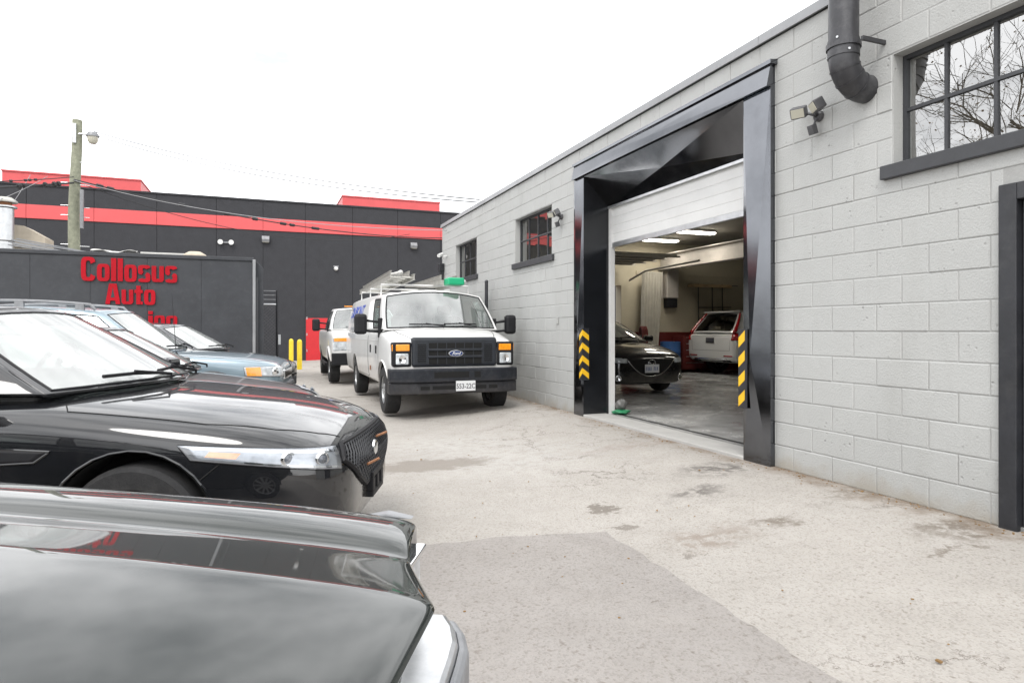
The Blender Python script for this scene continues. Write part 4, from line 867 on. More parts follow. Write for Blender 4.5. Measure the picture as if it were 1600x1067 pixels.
def greenhouse(c, G, seats, glass):
    cx, cz = G['cowl']; hx, hz = G['head']; tx, tz = G['rtop']; bx_, bz = G['rbase']; wb, wr = G['wb'], G['wr']; crown = G.get('crown', .05); arc = G.get('arc', .05); bow = G.get('bow', .10); bul = G.get('bul', .03); ff = G.get('ff', .10); rf = G.get('rf', .10)
    def Pb(u): return Vector((cx + (bx_ - cx) * u, wb - ff * max(0, 1 - u / .22) ** 2 - rf * max(0, (u - .78) / .22) ** 2, cz + (bz - cz) * u - G.get('dip', 0) * math.sin(math.pi * u)))
    def Pt(u): return Vector((hx + (tx - hx) * u, wr - ff * .5 * max(0, 1 - u / .22) ** 2 - rf * .5 * max(0, (u - .78) / .22) ** 2, hz + (tz - hz) * u + arc * 4 * u * (1 - u)))
    def side(s): return lambda u, v: (lambda p: Vector((p.x, s * (p.y + bul * 4 * v * (1 - v)), p.z)))(Pb(u).lerp(Pt(u), v))
    def endf(e, bb, bt):
        def f(u, v):
            b, t = Pb(e), Pt(e); sg = 1 if e == 0 else -1
            B = Vector((b.x + sg * bb * (1 - u * u), u * b.y, b.z + .015 * (1 - u * u))); Tp = Vector((t.x + sg * bt * (1 - u * u), u * t.y, t.z + crown * (1 - u * u)))
            p = B.lerp(Tp, v); p.y += u * bul * 4 * v * (1 - v); p.x += sg * .02 * 4 * v * (1 - v) * (1 - u * u); return p
        return f
    bt = bow * .7
    def roof(u, w_):
        t = Pt(u); return Vector((t.x + (bt * (1 - u) - bt * .6 * u) * (1 - w_ * w_), w_ * t.y, t.z + crown * (1 - w_ * w_)))
    front, rear = endf(0, bow, bt), endf(1, bow * .6, bt * .6)
    fr = MB(); c.glass = {}
    ng = 10
    fr.grid(roof, 16, 12, 0, 1, -1, 1)
    def framed(f, us, vs, name, isglass, nu=4, nv=4):
        for i in range(len(us) - 1):
            for j in range(len(vs) - 1):
                if isglass(i, j):
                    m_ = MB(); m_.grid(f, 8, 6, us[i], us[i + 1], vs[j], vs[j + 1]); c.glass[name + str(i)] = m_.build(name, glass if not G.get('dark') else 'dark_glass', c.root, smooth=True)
                    u0, u1, v0, v1 = us[i], us[i + 1], vs[j], vs[j + 1]; L = [f(u0 + (u1 - u0) * k / 8, v0) for k in range(9)] + [f(u1, v0 + (v1 - v0) * k / 6) for k in range(1, 7)] + [f(u1 - (u1 - u0) * k / 8, v1) for k in range(1, 9)] + [f(u0, v1 - (v1 - v0) * k / 6) for k in range(1, 7)]
                    MB().tube(L, G.get('seal', .008), 5).build('seal', 'plastic_black', c.glass[name + str(i)])
                else: fr.grid(f, nu, nv, us[i], us[i + 1], vs[j], vs[j + 1])
    framed(front, [-1, -.94, .94, 1], [0, .03, .94, 1], 'windshield', lambda i, j: i == 1 and j == 1, 6, 4)
    rw = G.get('rear', True)
    framed(rear, [-1, -.86, .86, 1], [0, .08, .9, 1], 'rear_window', lambda i, j: rw and i == 1 and j == 1, 6, 4)
    us = [0] + [x for w_ in G['wins'] for x in w_] + [1]
    for s in (1, -1): framed(side(s), us, [0, .05, .88, 1], 'side_window', lambda i, j: i % 2 == 1 and j == 1, 5, 3)
    for v in range(len(fr.v)): pass
    c.cabin = fr.build('cabin_frame', c.paint, c.root, smooth=35, weld=True)
    m_ = c.cabin.modifiers.new('solid', 'SOLIDIFY'); m_.thickness = .028; m_.offset = -1
    # cabin inside: floor sheet at belt height, dashboard, seats, steering wheel
    fl_ = MB(); zf = min(cz, bz) - G.get('dip', 0) + .012
    fl_.grid(lambda u, v: Vector((cx - .03 + (bx_ - cx + .06) * u, (2 * v - 1) * (Pb(u).y - .05), cz + (bz - cz) * u - G.get('dip', 0) * math.sin(math.pi * u) + .006)), 12, 2); fl_.build('interior_shelf', 'cabin_dark', c.root)
    if seats:
        d = MB(); d.box(cx - .62, cx - .08, -wb + .14, wb - .14, cz - .05, cz + .045); d.build('dashboard', 'cabin_dark', c.root, bevel=.03)
        sxp = cx - G.get('seat', 1.25)
        for s in (-1, 1):
            q = MB(); M = T(sxp, s * .38, cz - .15) @ Matrix.Rotation(R(-14), 4, 'Y'); q.box(-.07, .07, -.23, .23, 0, .40, M); q.box(-.05, .05, -.13, .13, .44, .60, M); q.build('seat', 'cabin_grey', c.root, bevel=.04)
        q = MB(); C0 = Vector((cx - .72, .38, cz + .06)); M = Matrix.Rotation(R(-65), 3, 'Y')
        q.tube([C0 + M @ Vector((.185 * math.cos(t * math.pi / 12), .185 * math.sin(t * math.pi / 12), 0)) for t in range(25)], .016, 7); q.tube([C0 + M @ Vector((.18, 0, 0)), C0 - M @ Vector((.18, 0, 0))], .02, 6); q.build('steering_wheel', 'cabin_dark', c.root, smooth=True)
    c.front, c.side, c.Pb, c.Pt = front, side, Pb, Pt
def hit(c, o, d):
    p, n, i, t = c.bvh.ray_cast(Vector(o), Vector(d).normalized(), 6); return (p, n) if p is not None else (None, None)
def patch(c, corners, d, off, name, mat, nu=10, nv=6, solid=.012, parent=None, smooth=True, edge=None):
    """sheet lying on the body: bilinear quad of points, projected along d"""
    A, B, C, D = [Vector(p) for p in corners]; dv = Vector(d).normalized(); q = MB(); ok = True
    def f(u, v):
        p = (A.lerp(B, u)).lerp(D.lerp(C, u), v); h, n = hit(c, p - dv * 2, dv)
        if h is None: return p
        if n.dot(dv) > 0: n = -n
        return h + n * off
    q.grid(f, nu, nv); o = q.build(name, mat, parent or c.root, smooth=smooth)
    m = o.modifiers.new('solid', 'SOLIDIFY'); m.thickness = solid; m.offset = 0
    if edge:
        L = [f(k / 8, 0) for k in range(9)] + [f(1, k / 6) for k in range(1, 7)] + [f(1 - k / 8, 1) for k in range(1, 9)] + [f(0, 1 - k / 6) for k in range(1, 7)]
        MB().tube(L, edge[0], 5).build('bezel', edge[1], o)
    return o, f
def seam(c, pts, d, name='panel_gap', r=.0035, mat='void_black', n=14, off=.0):
    dv = Vector(d).normalized(); L = []
    P = [Vector(p) for p in pts]
    for a, b in zip(P, P[1:]):
        for k in range(n):
            h, nn = hit(c, a.lerp(b, k / n) - dv * 2, dv)
            if h is not None: L.append(h + (nn * off if nn.dot(dv) < 0 else -nn * off))
    h, nn = hit(c, P[-1] - dv * 2, dv)
    if h is not None: L.append(h)
    if len(L) > 2: return MB().tube(L, r, 5).build(name, mat, c.root)
def wipers(c, cx, cz, w_, parent=None):
    for y0, y1, dx in ((-.62 * w_, .02, .0), (.0, .62 * w_, -.0)):
        q = MB(); f = c.front; a = f(y0 / w_ * .95, .075); b = f(y1 / w_ * .95, .045 if y0 < 0 else .085)
        up = Vector((.02, 0, .025)); q.tube([a + up, a.lerp(b, .5) + up * 1.3, b + up], .011, 5); piv = f((y1 - .05) / w_, -.02) + Vector((.05, 0, .02)); q.tube([a.lerp(b, .45) + up * 1.8, piv + Vector((.0, 0, .03)), piv], .010, 5); q.build('wiper', 'plastic_black', c.root)
def mirror(c, x, z, y, big=False):
    for s in (-1, 1):
        m_ = MB()
        if big:
            m_.box(-.08, .05, -.10, .10, -.165, .165, T(x, s * (y + .28), z)); 
            o = m_.build('mirror', 'plastic_black', c.root, bevel=.05); q = MB()
            for dz in (.06, -.10): q.tube([(x - .02, s * (y - .05), z + dz - .03), (x - .02, s * (y + .22), z + dz)], .022, 7)
            q.box(-.05, .08, -.03, .03, -.2, .12, T(x - .02, s * (y - .03), z - .02)); q.build('mirror_arm', 'plastic_black', o, bevel=.01)
            MB().box(-.095, -.091, -.08, .08, -.14, .14, T(x, s * (y + .28), z)).build('mirror_glass', 'chrome', o)
        else:
            m_.box(-.05, .07, -.10, .10, -.065, .065, T(x, s * (y + .13), z)); o = m_.build('mirror', c.paint, c.root, bevel=.035)
            MB().box(-.02, .03, -.09, .02, -.03, .0, T(x, s * (y + .02), z - .04)).build('mirror_arm', 'plastic_black', o); MB().box(-.054, -.051, -.08, .08, -.05, .05, T(x, s * (y + .13), z)).build('mirror_glass', 'chrome', o)
def plate(c, x, z, txt, mat, size=.095, y=0, rear=False):
    s = -1 if rear else 1
    p = MB().box(x - .006 * s, x + .006 * s, y - .152, y + .152, z - .076, z + .076).build('licence_plate', 'plate_white', c.root, bevel=.004)
    if txt: text(txt, size, mat, p, T(x + .0065, y, z - size * .36) @ FACE_PX, name='plate_number', ext=.001, off=.0012, sx=.80)
    return p
def oval_badge(c, x, z, a, b, y=0):
    o = MB().prism([(a * math.cos(t * math.pi / 16), b * math.sin(t * math.pi / 16)) for t in range(32)], lambda p, q, d: (d, y + p, z + q), x - .01, x + .008).build('badge', 'chrome', c.root, bevel=.003)
    MB().prism([(a * .9 * math.cos(t * math.pi / 16), b * .84 * math.sin(t * math.pi / 16)) for t in range(32)], lambda p, q, d: (d, y + p, z + q), x + .008, x + .011).build('badge_face', 'ford_blue', o)
    text('Ford', b * 1.35, 'plate_white', o, T(x + .0115, y, z - b * .42) @ FACE_PX, ext=.001, shear=.35, off=.001)

# ---- 1 nearest: dark green-black saloon, only the bonnet in view
def prow1(y, z, x):
    a = abs(y); k = max(0, min(1, (x + .45) / .45)); p = .155 if a < .42 else (.155 - (a - .42) / .27 * .115 if a < .69 else .04 - (a - .69) / .25 * .045); return p * k * k
SEC1 = [(0, 0), (.90, 0), (.97, .02), (.99, .2), (1.0, .55), (1.0, .82), (.998, .91), (.988, .965)]
TOP1 = [(.962, .06), (.87, .34), (.79, .36), (.755, .12), (.735, -.12), (.70, -.06), (.485, .86), (.462, .96), (.44, 1.0), (.2, 1.03), (0, 1.04)]
S1 = [(.0, .905, .74, .907, .930), (-.002, .912, .73, .914, .938), (-.009, .922, .72, .921, .946), (-.06, .936, .64, .931, .959), (-.30, .945, .45, .950, .984), (-.75, .95, .25, .972, 1.012), (-1.25, .955, .22, .99, 1.03), (-1.55, .955, .22, 1.0, 1.035), (-2.2, .955, .22, 1.0, 1.0), (-3.9, .95, .22, 1.0, 1.0), (-4.7, .93, .25, .98, 1.0), (-4.9, .9, .4, .9, .92), (-4.95, .85, .45, .85, .87)]
c1 = make_car('green_black_saloon', 'glossy green black saloon with ridged bonnet and chrome bumper', 'car', (-.086, .63), -27, 'paint_green_black', S1,
    dict(cowl=(-1.52, 1.03), head=(-2.15, 1.42), rtop=(-3.5, 1.42), rbase=(-3.95, 1.02), wb=.86, wr=.66, wins=[(.08, .46), (.52, .88)]), ((-.72, -3.6), .33, .21, .80, 'multi', .38), SEC1, TOP1, 2, prow=prow1)
q = MB(); bo = []
for k in range(-14, 15):
    y = k / 14 * .86; a = abs(y); x = .15 - .03 * a - (.0 if a < .70 else (a - .70) ** 2 * 1.9); bo.append((x, y))
for nm, mt, x0, x1, z0, z1 in (('bumper', 'bumper_chrome', -.20, 0, .60, .735), ('bumper_strip', 'lamp_grey', 0.0, .022, .615, .725)):
    q = MB(); n = len(bo); vsx = []
    for (x, y) in bo: vsx += [(x + x0, y, z0), (x + x1, y, z0), (x + x1, y, z1 - (.006 if x1 else 0)), (x + x0, y, z1)]
    q.add(vsx, [(4 * i + j, 4 * i + (j + 1) % 4, 4 * i + 4 + (j + 1) % 4, 4 * i + 4 + j) for i in range(n - 1) for j in range(4)] + [(0, 1, 2, 3), (4 * n - 4, 4 * n - 3, 4 * n - 2, 4 * n - 1)]); q.build(nm, mt, c1.root, bevel=.012)
for s in (-1, 1):
    q = MB(); q.box(-.10, .008, s * .70, s * .91, .755, .85); q.build('headlight', 'lens_clear', c1.root, bevel=.012)
    q = MB(); q.box(-.08, .018, s * .69, s * .915, .852, .866); q.box(-.08, .018, s * .69, s * .915, .737, .752); q.build('headlight_bezel', 'chrome', c1.root, bevel=.003)
    MB().prism([(-.12, 0), (-.06, .012), (.0, .0)], lambda a, b, d: (a - .01, d, .925 + b), s * .895, s * .925).build('fender_marker', 'lamp_grey', c1.root, bevel=.004)
for s in (-1, 1): MB().box(.150, .1565, s * .25 - .008, s * .25 + .008, .84, .88).build('nose_slot', 'void_black', c1.root)
wipers(c1, -1.5, 1.03, .8)

# ---- 2 black police-style sedan
S2 = [(.99, .44, .34, .56, .585), (.975, .56, .27, .62, .655), (.92, .71, .235, .695, .745), (.82, .82, .215, .755, .815), (.55, .895, .20, .825, .895), (.25, .93, .20, .87, .945), (-.1, .95, .20, .91, .985), (-.5, .955, .20, .955, 1.03), (-.85, .955, .20, .975, .99), (-1.6, .96, .20, .985, .985), (-2.9, .955, .20, 1.01, 1.01), (-3.5, .94, .21, 1.03, 1.05), (-3.9, .91, .25, 1.03, 1.06), (-4.1, .84, .32, 1.0, 1.02), (-4.15, .7, .4, .9, .92)]
G2 = dict(cowl=(-.52, 1.025), head=(-1.22, 1.435), rtop=(-2.95, 1.42), rbase=(-3.62, 1.06), wb=.87, wr=.62, crown=.05, arc=.045, bow=.20, wins=[(.09, .44), (.49, .86)])
W2 = ((0, -2.87), .345, .235, .82, 'dark', .405)
c2 = make_car('black_police_sedan', 'glossy black sedan with mesh grille and empty plate bracket', 'car', (-.285, 4.448), -19.8, 'paint_black', S2, G2, W2)
def sedan_front(c, lamp=True):
    for s in (-1, 1):
        o, f = patch(c, [(.30, s * .93, .715), (.90, s * .60, .615), (.88, s * .58, .725), (.24, s * .93, .785)], (-.72, -s * .69, 0), .003, 'headlight', 'lamp_bowl', 18, 6, edge=(.006, 'plastic_black'))
        up = Vector((.006, s * .006, 0))
        q = MB(); q.grid(lambda u, v: f(.09 + .17 * u + .05 * v, .32 + .38 * v) + up, 5, 3); q.build('amber_marker', 'lens_peach', o)
        q = MB(); q.grid(lambda u, v: f(.05 + .92 * u, .80 + .14 * v) + up, 14, 2); q.grid(lambda u, v: f(.30 + .65 * u, .08 + .10 * v) + up, 12, 2); q.build('lamp_trim', 'chrome', o)
        ax_ = Vector((.72, s * .69, 0)).normalized()
        for u_ in (.58, .82):
            q = MB(); q.lathe([(.001, .016), (.020, .012), (.027, .004)], f(u_, .48), ax_, 18); pj = q.build('projector', 'lens_dark', o, smooth=True)
            q = MB(); q.lathe([(.027, .012), (.037, .010), (.040, .0)], f(u_, .48), ax_, 18); q.build('projector_ring', 'reflector', o, smooth=True)
        q = MB(); q.grid(lambda u, v: f(u, v) + ax_ * .017, 18, 6); q.build('lamp_cover', 'lens_cover', o, smooth=True)
    # hood shut line, fender and bumper gaps
    for s in (-1, 1):
        seam(c, [(-.42, s * .76, 2), (-.36, s * .84, 2), (.3, s * .80, 2), (.62, s * .70, 2), (.80, s * .56, 2), (.885, s * .44, 2)], (0, 0, -1))
        seam(c, [(.42, s * 2, .70), (.30, s * 2, .60), (.22, s * 2, .56)], (0, -s, 0)); seam(c, [(-.78, s * 2, .28), (-.80, s * 2, .60), (-.72, s * 2, .96)], (0, -s, 0)); seam(c, [(-1.95, s * 2, .3), (-1.95, s * 2, .98)], (0, -s, 0))
        seam(c, [(-.8, s * 2, .30), (-2.3, s * 2, .30)], (0, -s, 0))
sedan_front(c2)
for s in (-1, 1):
    o, f = patch(c2, [(-.74, s * 2, .70), (-.45, s * 2, .715), (-.38, s * 2, .765), (-.74, s * 2, .785)], (0, -s, 0), .003, 'fender_vent', 'plastic_black', 8, 4, solid=.008, edge=(.006, 'paint_black'))
    seam(c2, [(.41 * math.cos(R(a)), s * 2, .355 + .41 * math.sin(R(a))) for a in range(8, 173, 12)], (0, -s, 0), 'arch_lip', .006, 'paint_black', 3)
# hexagonal grille with a crossed lattice
hexa = [(-.42, .53), (-.60, .655), (-.52, .725), (.52, .725), (.60, .655), (.42, .53), (.26, .45), (-.26, .45)]
def on_front(c, y, z, off=0):
    h, n = hit(c, (4, y, z), (-1, 0, 0)); return (h.x if h is not None else .9) + off
gr_o = MB(); ctr = Vector((on_front(c2, 0, .62, .004), 0, .6))
P = []
for (a, b), (d, e) in zip(hexa, hexa[1:] + hexa[:1]):
    for k in range(5): P.append((a + (d - a) * k / 5, b + (e - b) * k / 5))
gv = [Vector((on_front(c2, y, z, .006), y, z)) for y, z in P]; iv = [Vector((on_front(c2, y * .5, .6 + (z - .6) * .5, .006), y * .5, .6 + (z - .6) * .5)) for y, z in P]
n = len(gv); gr_o.add(gv + iv + [ctr], [(i, (i + 1) % n, n + (i + 1) % n, n + i) for i in range(n)] + [(n + i, n + (i + 1) % n, 2 * n) for i in range(n)])
go = gr_o.build('grille', 'void_black', c2.root); MB().tube(gv + [gv[0]], .016, 6).build('grille_frame', 'plastic_black', go)
def inside(y, z):
    r_ = False
    for (a, b), (d, e) in zip(hexa, hexa[1:] + hexa[:1]):
        if (b > z) != (e > z) and y < (d - a) * (z - b) / (e - b) + a: r_ = not r_
    return r_
lat = MB()
for s in (1, -1):
    for k in range(-22, 23):
        run = []
        for t in range(-40, 41):
            z = .6 + t * .0075; y = k * .048 + s * (z - .6) * 1.15
            if inside(y, z): run.append(Vector((on_front(c2, y, z, .016), y, z)))
            else:
                if len(run) > 1: lat.tube([run[0], run[len(run) // 2], run[-1]], .0055, 4)
                run = []
        if len(run) > 1: lat.tube([run[0], run[-1]], .0055, 4)
lat.build('grille_lattice', 'charcoal_frame', go)
xx = on_front(c2, 0, .61, .03); q = MB(); q.lathe([(.001, .0), (.036, .0), (.046, -.008), (.046, -.02), (.001, -.02)], (xx, 0, .615), (1, 0, 0), 24); q.build('round_emblem', 'satin_alloy', c2.root, smooth=40)
for y, z, l in ((-.2, .56, .16), (.20, .66, .15)): MB().cyl((on_front(c2, y, z, .02), y - .06, z), (on_front(c2, y, z, .06), y + l * .5, z + .005), .008, n=6).build('cut_bracket_tube', 'rust', c2.root)
q = MB(); xb = on_front(c2, 0, .42, .02); q.box(xb - .03, xb + .015, -.17, .17, .34, .375); q.box(xb - .03, xb + .015, -.17, .17, .455, .49); q.box(xb - .03, xb + .015, -.17, -.10, .375, .455); q.box(xb - .03, xb + .015, .10, .17, .375, .455); q.box(xb - .03, xb + .015, -.03, .03, .375, .455); q.build('plate_bracket', 'plastic_black', c2.root, bevel=.006)
wipers(c2, -.52, 1.02, .80); mirror(c2, -.82, 1.07, .90)
for s in (-1, 1):
    sd_ = c2.side(s); MB().tube([sd_(.09 + (.86 - .09) * k / 12, .045) + Vector((0, s * .006, 0)) for k in range(13)], .012, 6).build('chrome_trim', 'chrome', c2.root, smooth=True)
    MB().tube([sd_(.085, .045 + .2 * k / 5) + Vector((0, s * .006, 0)) for k in range(6)], .012, 6).build('chrome_trim', 'chrome', c2.root, smooth=True)

# ---- 3 dusty dark sedan
S3 = [(.96, .52, .34, .62, .655), (.94, .64, .27, .68, .72), (.86, .76, .23, .735, .79), (.6, .85, .2, .80, .865), (.25, .885, .2, .85, .915), (-.1, .90, .2, .90, .96), (-.45, .905, .2, .94, 1.0), (-.8, .905, .2, .95, .96), (-1.6, .905, .2, .96, .96), (-2.9, .9, .2, .99, .99), (-3.4, .88, .22, 1.0, 1.02), (-3.8, .84, .3, .98, 1.0), (-3.85, .7, .4, .88, .9)]
G3 = dict(cowl=(-.40, 1.0), head=(-1.12, 1.40), rtop=(-2.7, 1.39), rbase=(-3.35, 1.02), wb=.82, wr=.60, bow=.18, wins=[(.09, .44), (.49, .86)])
S3b = [(a - .1, b, c_, d - .07, e - .07) for a, b, c_, d, e in S3]; G3b = dict(G3, cowl=(-.5, .935), head=(-1.2, 1.325), rtop=(-2.8, 1.31), rbase=(-3.45, .955))
c3 = make_car('dusty_sedan', 'dusty dark sedan parked between black sedan and blue suv', 'car', (-.40, 7.10), -19, 'paint_dusty', S3b, G3b, ((0, -2.7), .32, .21, .77, 'multi', .375))
sedan_front(c3); wipers(c3, -.4, 1.0, .76); mirror(c3, -.85, .98, .85)
MB().box(.8, .85, -.40, .40, .45, .56).build('grille', 'grille_black', c3.root, bevel=.02)

# ---- 4 pale blue SUV with roof rails
SECV = [(0, 0), (.86, 0), (.965, .05), (1.0, .42), (.995, .80), (.975, .965)]; TOPV = [(.91, .45), (.5, .88), (0, 1)]
S4 = [(.86, .55, .45, .74, .78), (.84, .70, .40, .83, .87), (.76, .80, .36, .89, .93), (.5, .87, .33, .945, .985), (.1, .89, .33, .975, 1.02), (-.6, .895, .33, 1.02, 1.07), (-.9, .895, .33, 1.04, 1.06), (-1.6, .895, .33, 1.05, 1.05), (-2.9, .89, .33, 1.08, 1.08), (-3.35, .87, .36, 1.08, 1.08), (-3.5, .84, .42, 1.06, 1.06), (-3.55, .7, .5, .9, .92)]
G4 = dict(cowl=(-.70, 1.06), head=(-1.36, 1.58), rtop=(-3.25, 1.60), rbase=(-3.5, 1.08), wb=.85, wr=.66, crown=.04, arc=.05, bow=.14, ff=.06, rf=.06, wins=[(.06, .33), (.38, .66), (.71, .93)])
c4 = make_car('blue_suv', 'pale blue suv with roof rails and amber corner lamp', 'suv', (-.52, 10.15), -8, 'paint_blue', S4, G4, ((0, -2.62), .36, .235, .77, 'multi', .42), SECV, TOPV)
for s in (-1, 1):
    o, f = patch(c4, [(.46, s * .9, .74), (.84, s * .52, .72), (.82, s * .50, .86), (.44, s * .9, .86)], (-.72, -s * .69, 0), .005, 'headlight', 'lens_clear', 12, 6, edge=(.006, 'plastic_black'))
    q = MB(); q.grid(lambda u, v: f(.02 + .27 * u, .04 + .92 * v) + Vector((.008, s * .009, 0)), 5, 3); q.build('amber_marker', 'lens_amber', o)
    q = MB(); q.lathe([(.001, .02), (.04, .018), (.06, .0)], f(.62, .5), (.8, s * .6, 0), 16); q.build('projector', 'reflector', o, smooth=True)
    sdf = c4.side(s); P = [sdf(u, 1.0) + Vector((0, -s * .05, .0)) for u in [.08 + .84 * k / 14 for k in range(15)]]
    q = MB(); q.tube([P[0] + Vector((.06, 0, .02))] + [p + Vector((0, 0, .085)) for p in P] + [P[-1] + Vector((-.06, 0, .02))], .02, 7)
    for k in (1, 7, 13): q.box(-.05, .05, -.02, .02, 0, .085, T(*P[k]))
    q.build('roof_rail', 'lamp_grey', c4.root, smooth=50)
    seam(c4, [(-.6, s * .78, 2.0), (.1, s * .80, 2), (.55, s * .75, 2), (.75, s * .60, 2)], (0, 0, -1)); seam(c4, [(-.95, s * 2, .4), (-.95, s * 2, 1.03)], (0, -s, 0)); seam(c4, [(-1.75, s * 2, .4), (-1.75, s * 2, 1.06)], (0, -s, 0))
    seam(c4, [(.43 * math.cos(R(a)), s * 2, .37 + .43 * math.sin(R(a))) for a in range(8, 173, 12)], (0, -s, 0), 'arch_trim', .022, 'charcoal_frame', 3)
    patch(c4, [(-.6, s * 2, .42), (-2.1, s * 2, .42), (-2.1, s * 2, .56), (-.6, s * 2, .56)], (0, -s, 0), .006, 'side_cladding', 'charcoal_frame', 12, 3)
MB().box(.80, .90, -.62, .62, .42, .60).build('bumper', 'charcoal_frame', c4.root, bevel=.04); MB().box(.80, .875, -.42, .42, .66, .80).build('grille', 'chrome', c4.root, bevel=.02)
wipers(c4, -.36, 1.07, .8); mirror(c4, -1.0, 1.12, .88)
h, nn = hit(c4, (-.45, -.74, 3), (0, 0, -1)); q = MB().tube([h + Vector((0, 0, 0)), h + Vector((-.05, -.02, .80))], [.005, .002], 5); q.cyl(h - Vector((0, 0, .01)), h + Vector((0, 0, .03)), .016, n=8); q.build('antenna', 'plastic_black', c4.root)

# ---- 5 charcoal car beyond the SUV
c5 = make_car('charcoal_sedan', 'charcoal grey car mostly hidden behind the blue suv', 'car', (-.48, 13.05), -19, 'paint_charcoal', S3, G3, ((0, -2.7), .32, .21, .77, 'multi', .375))
sedan_front(c5); wipers(c5, -.4, 1.0, .76)
MB().box(.88, .965, -.55, .55, .30, .48).build('grille', 'grille_black', c5.root, bevel=.03); MB().box(.90, .975, -.5, .5, .50, .53).build('chrome_bar', 'chrome', c5.root)

# ---- white work van
SECW = [(0, 0), (.92, 0), (.97, .04), (1.0, .35), (1.0, .75), (.99, .96)]; TOPW = [(.955, .45), (.55, .90), (0, 1)]
S6 = [(.70, .86, .50, 1.12, 1.16), (.68, .93, .46, 1.16, 1.21), (.60, .965, .43, 1.19, 1.265), (.35, .99, .42, 1.23, 1.325), (.05, 1.0, .42, 1.28, 1.385), (-.12, 1.005, .42, 1.31, 1.40), (-.3, 1.005, .42, 1.33, 1.36), (-1.0, 1.005, .42, 1.34, 1.34), (-2.2, 1.005, .42, 1.34, 1.34), (-4.9, 1.005, .42, 1.34, 1.34), (-5.16, .995, .44, 1.34, 1.34), (-5.20, .95, .5, 1.3, 1.3)]
S6 = [(a, b, c_, d - .05, e - .05) for a, b, c_, d, e in S6]
G6 = dict(cowl=(-.10, 1.325), head=(-.72, 1.905), rtop=(-5.02, 1.925), rbase=(-5.18, 1.295), wb=.985, wr=.86, crown=.09, arc=.03, bow=.16, bul=.02, ff=.03, rf=.03, wins=[(.05, .168)], rear=True, seal=.014, seat=1.2)
c6 = make_car('work_van', 'white work van with ladder rack and black grille', 'van', (2.73, 10.17), -90.6, 'paint_white', S6, G6, ((0, -3.5), .372, .235, .865, 'van', .45), SECW, TOPW, 2, glass='van_glass')
zf = .70
q = MB(); q.box(.58, .735, -.67, .67, .755, 1.205); q.build('grille_surround', 'grille_black', c6.root, bevel=.045)
go = MB().box(.70, .738, -.42, .42, .80, 1.12).build('grille_opening', 'void_black', c6.root)
for k in range(2): MB().box(.715, .752, -.425, .425, .895 + k * .105, .93 + k * .105).build('grille_bar', 'grille_black', go, bevel=.006)
for k in range(-3, 4): MB().box(.712, .742, k * .14 - .006, k * .14 + .006, .80, 1.12).build('grille_rib', 'grille_black', go)
for s in (-1, 1):
    e = MB().box(.70, .7365, min(s * .455, s * .585), max(s * .455, s * .585), .82, 1.10).build('side_grille', 'void_black', c6.root)
    for k in range(9): MB().box(.735, .742, min(s * .455, s * .585), max(s * .455, s * .585), .825 + k * .031, .837 + k * .031).build('slat', 'grille_black', e)
    y0, y1 = sorted((s * .665, s * .955)); b = MB().box(.52, .715, y0, y1, .765, 1.135).build('lamp_housing', 'plastic_black', c6.root, bevel=.03)
    y0, y1 = sorted((s * .70, s * .905)); MB().box(.70, .726, y0, y1, 1.0, 1.10).build('indicator', 'lens_amber', b, bevel=.012)
    y0, y1 = sorted((s * .915, s * .957)); MB().box(.60, .70, y0, y1, 1.0, 1.10).build('side_marker', 'lens_amber', b, bevel=.008)
    y0, y1 = sorted((s * .715, s * .905)); hl = MB().box(.70, .728, y0, y1, .80, .965).build('headlight', 'lens_clear', b, bevel=.02)
    MB().lathe([(.001, 0), (.04, .003), (.055, .012)], (.729, s * .81, .88), (1, 0, 0), 20).build('reflector', 'reflector', b, smooth=True)
oval_badge(c6, .756, .96, .115, .048)
# front bumper: bar with openings
bx = MB(); P_ = [(k / 12 * 1.0) for k in range(-12, 13)]
def bump_x(y): a = abs(y); return .86 - (.0 if a < .6 else (a - .6) ** 2 * .75)
for (z0, z1, dx) in ((.535, .735, 0), (.36, .53, -.03)):
    vsx = []
    for y in P_: x = bump_x(y) + dx; vsx += [(x - .22, y, z0), (x, y, z0), (x, y, z1), (x - .22, y, z1)]
    n = len(P_); bx.add(vsx, [(4 * i + j, 4 * i + (j + 1) % 4, 4 * i + 4 + (j + 1) % 4, 4 * i + 4 + j) for i in range(n - 1) for j in range(4)] + [(0, 1, 2, 3), (4 * n - 4, 4 * n - 3, 4 * n - 2, 4 * n - 1)])
bo_ = bx.build('front_bumper', 'bumper_navy', c6.root, bevel=.018)
MB().box(.80, .8615, -.36, .36, .60, .69).build('bumper_opening', 'void_black', bo_); MB().box(.855, .8645, .18, .26, .595, .695).build('opening_bridge', 'bumper_navy', bo_)
for y0, y1 in ((-.56, -.42), (-.38, -.02), (.24, .46), (.5, .64)): MB().box(.79, .832, y0, y1, .425, .48).build('bumper_slot', 'void_black', bo_)
plate(c6, .872, .475, '553-22C', 'plate_dark', .105, y=.12)
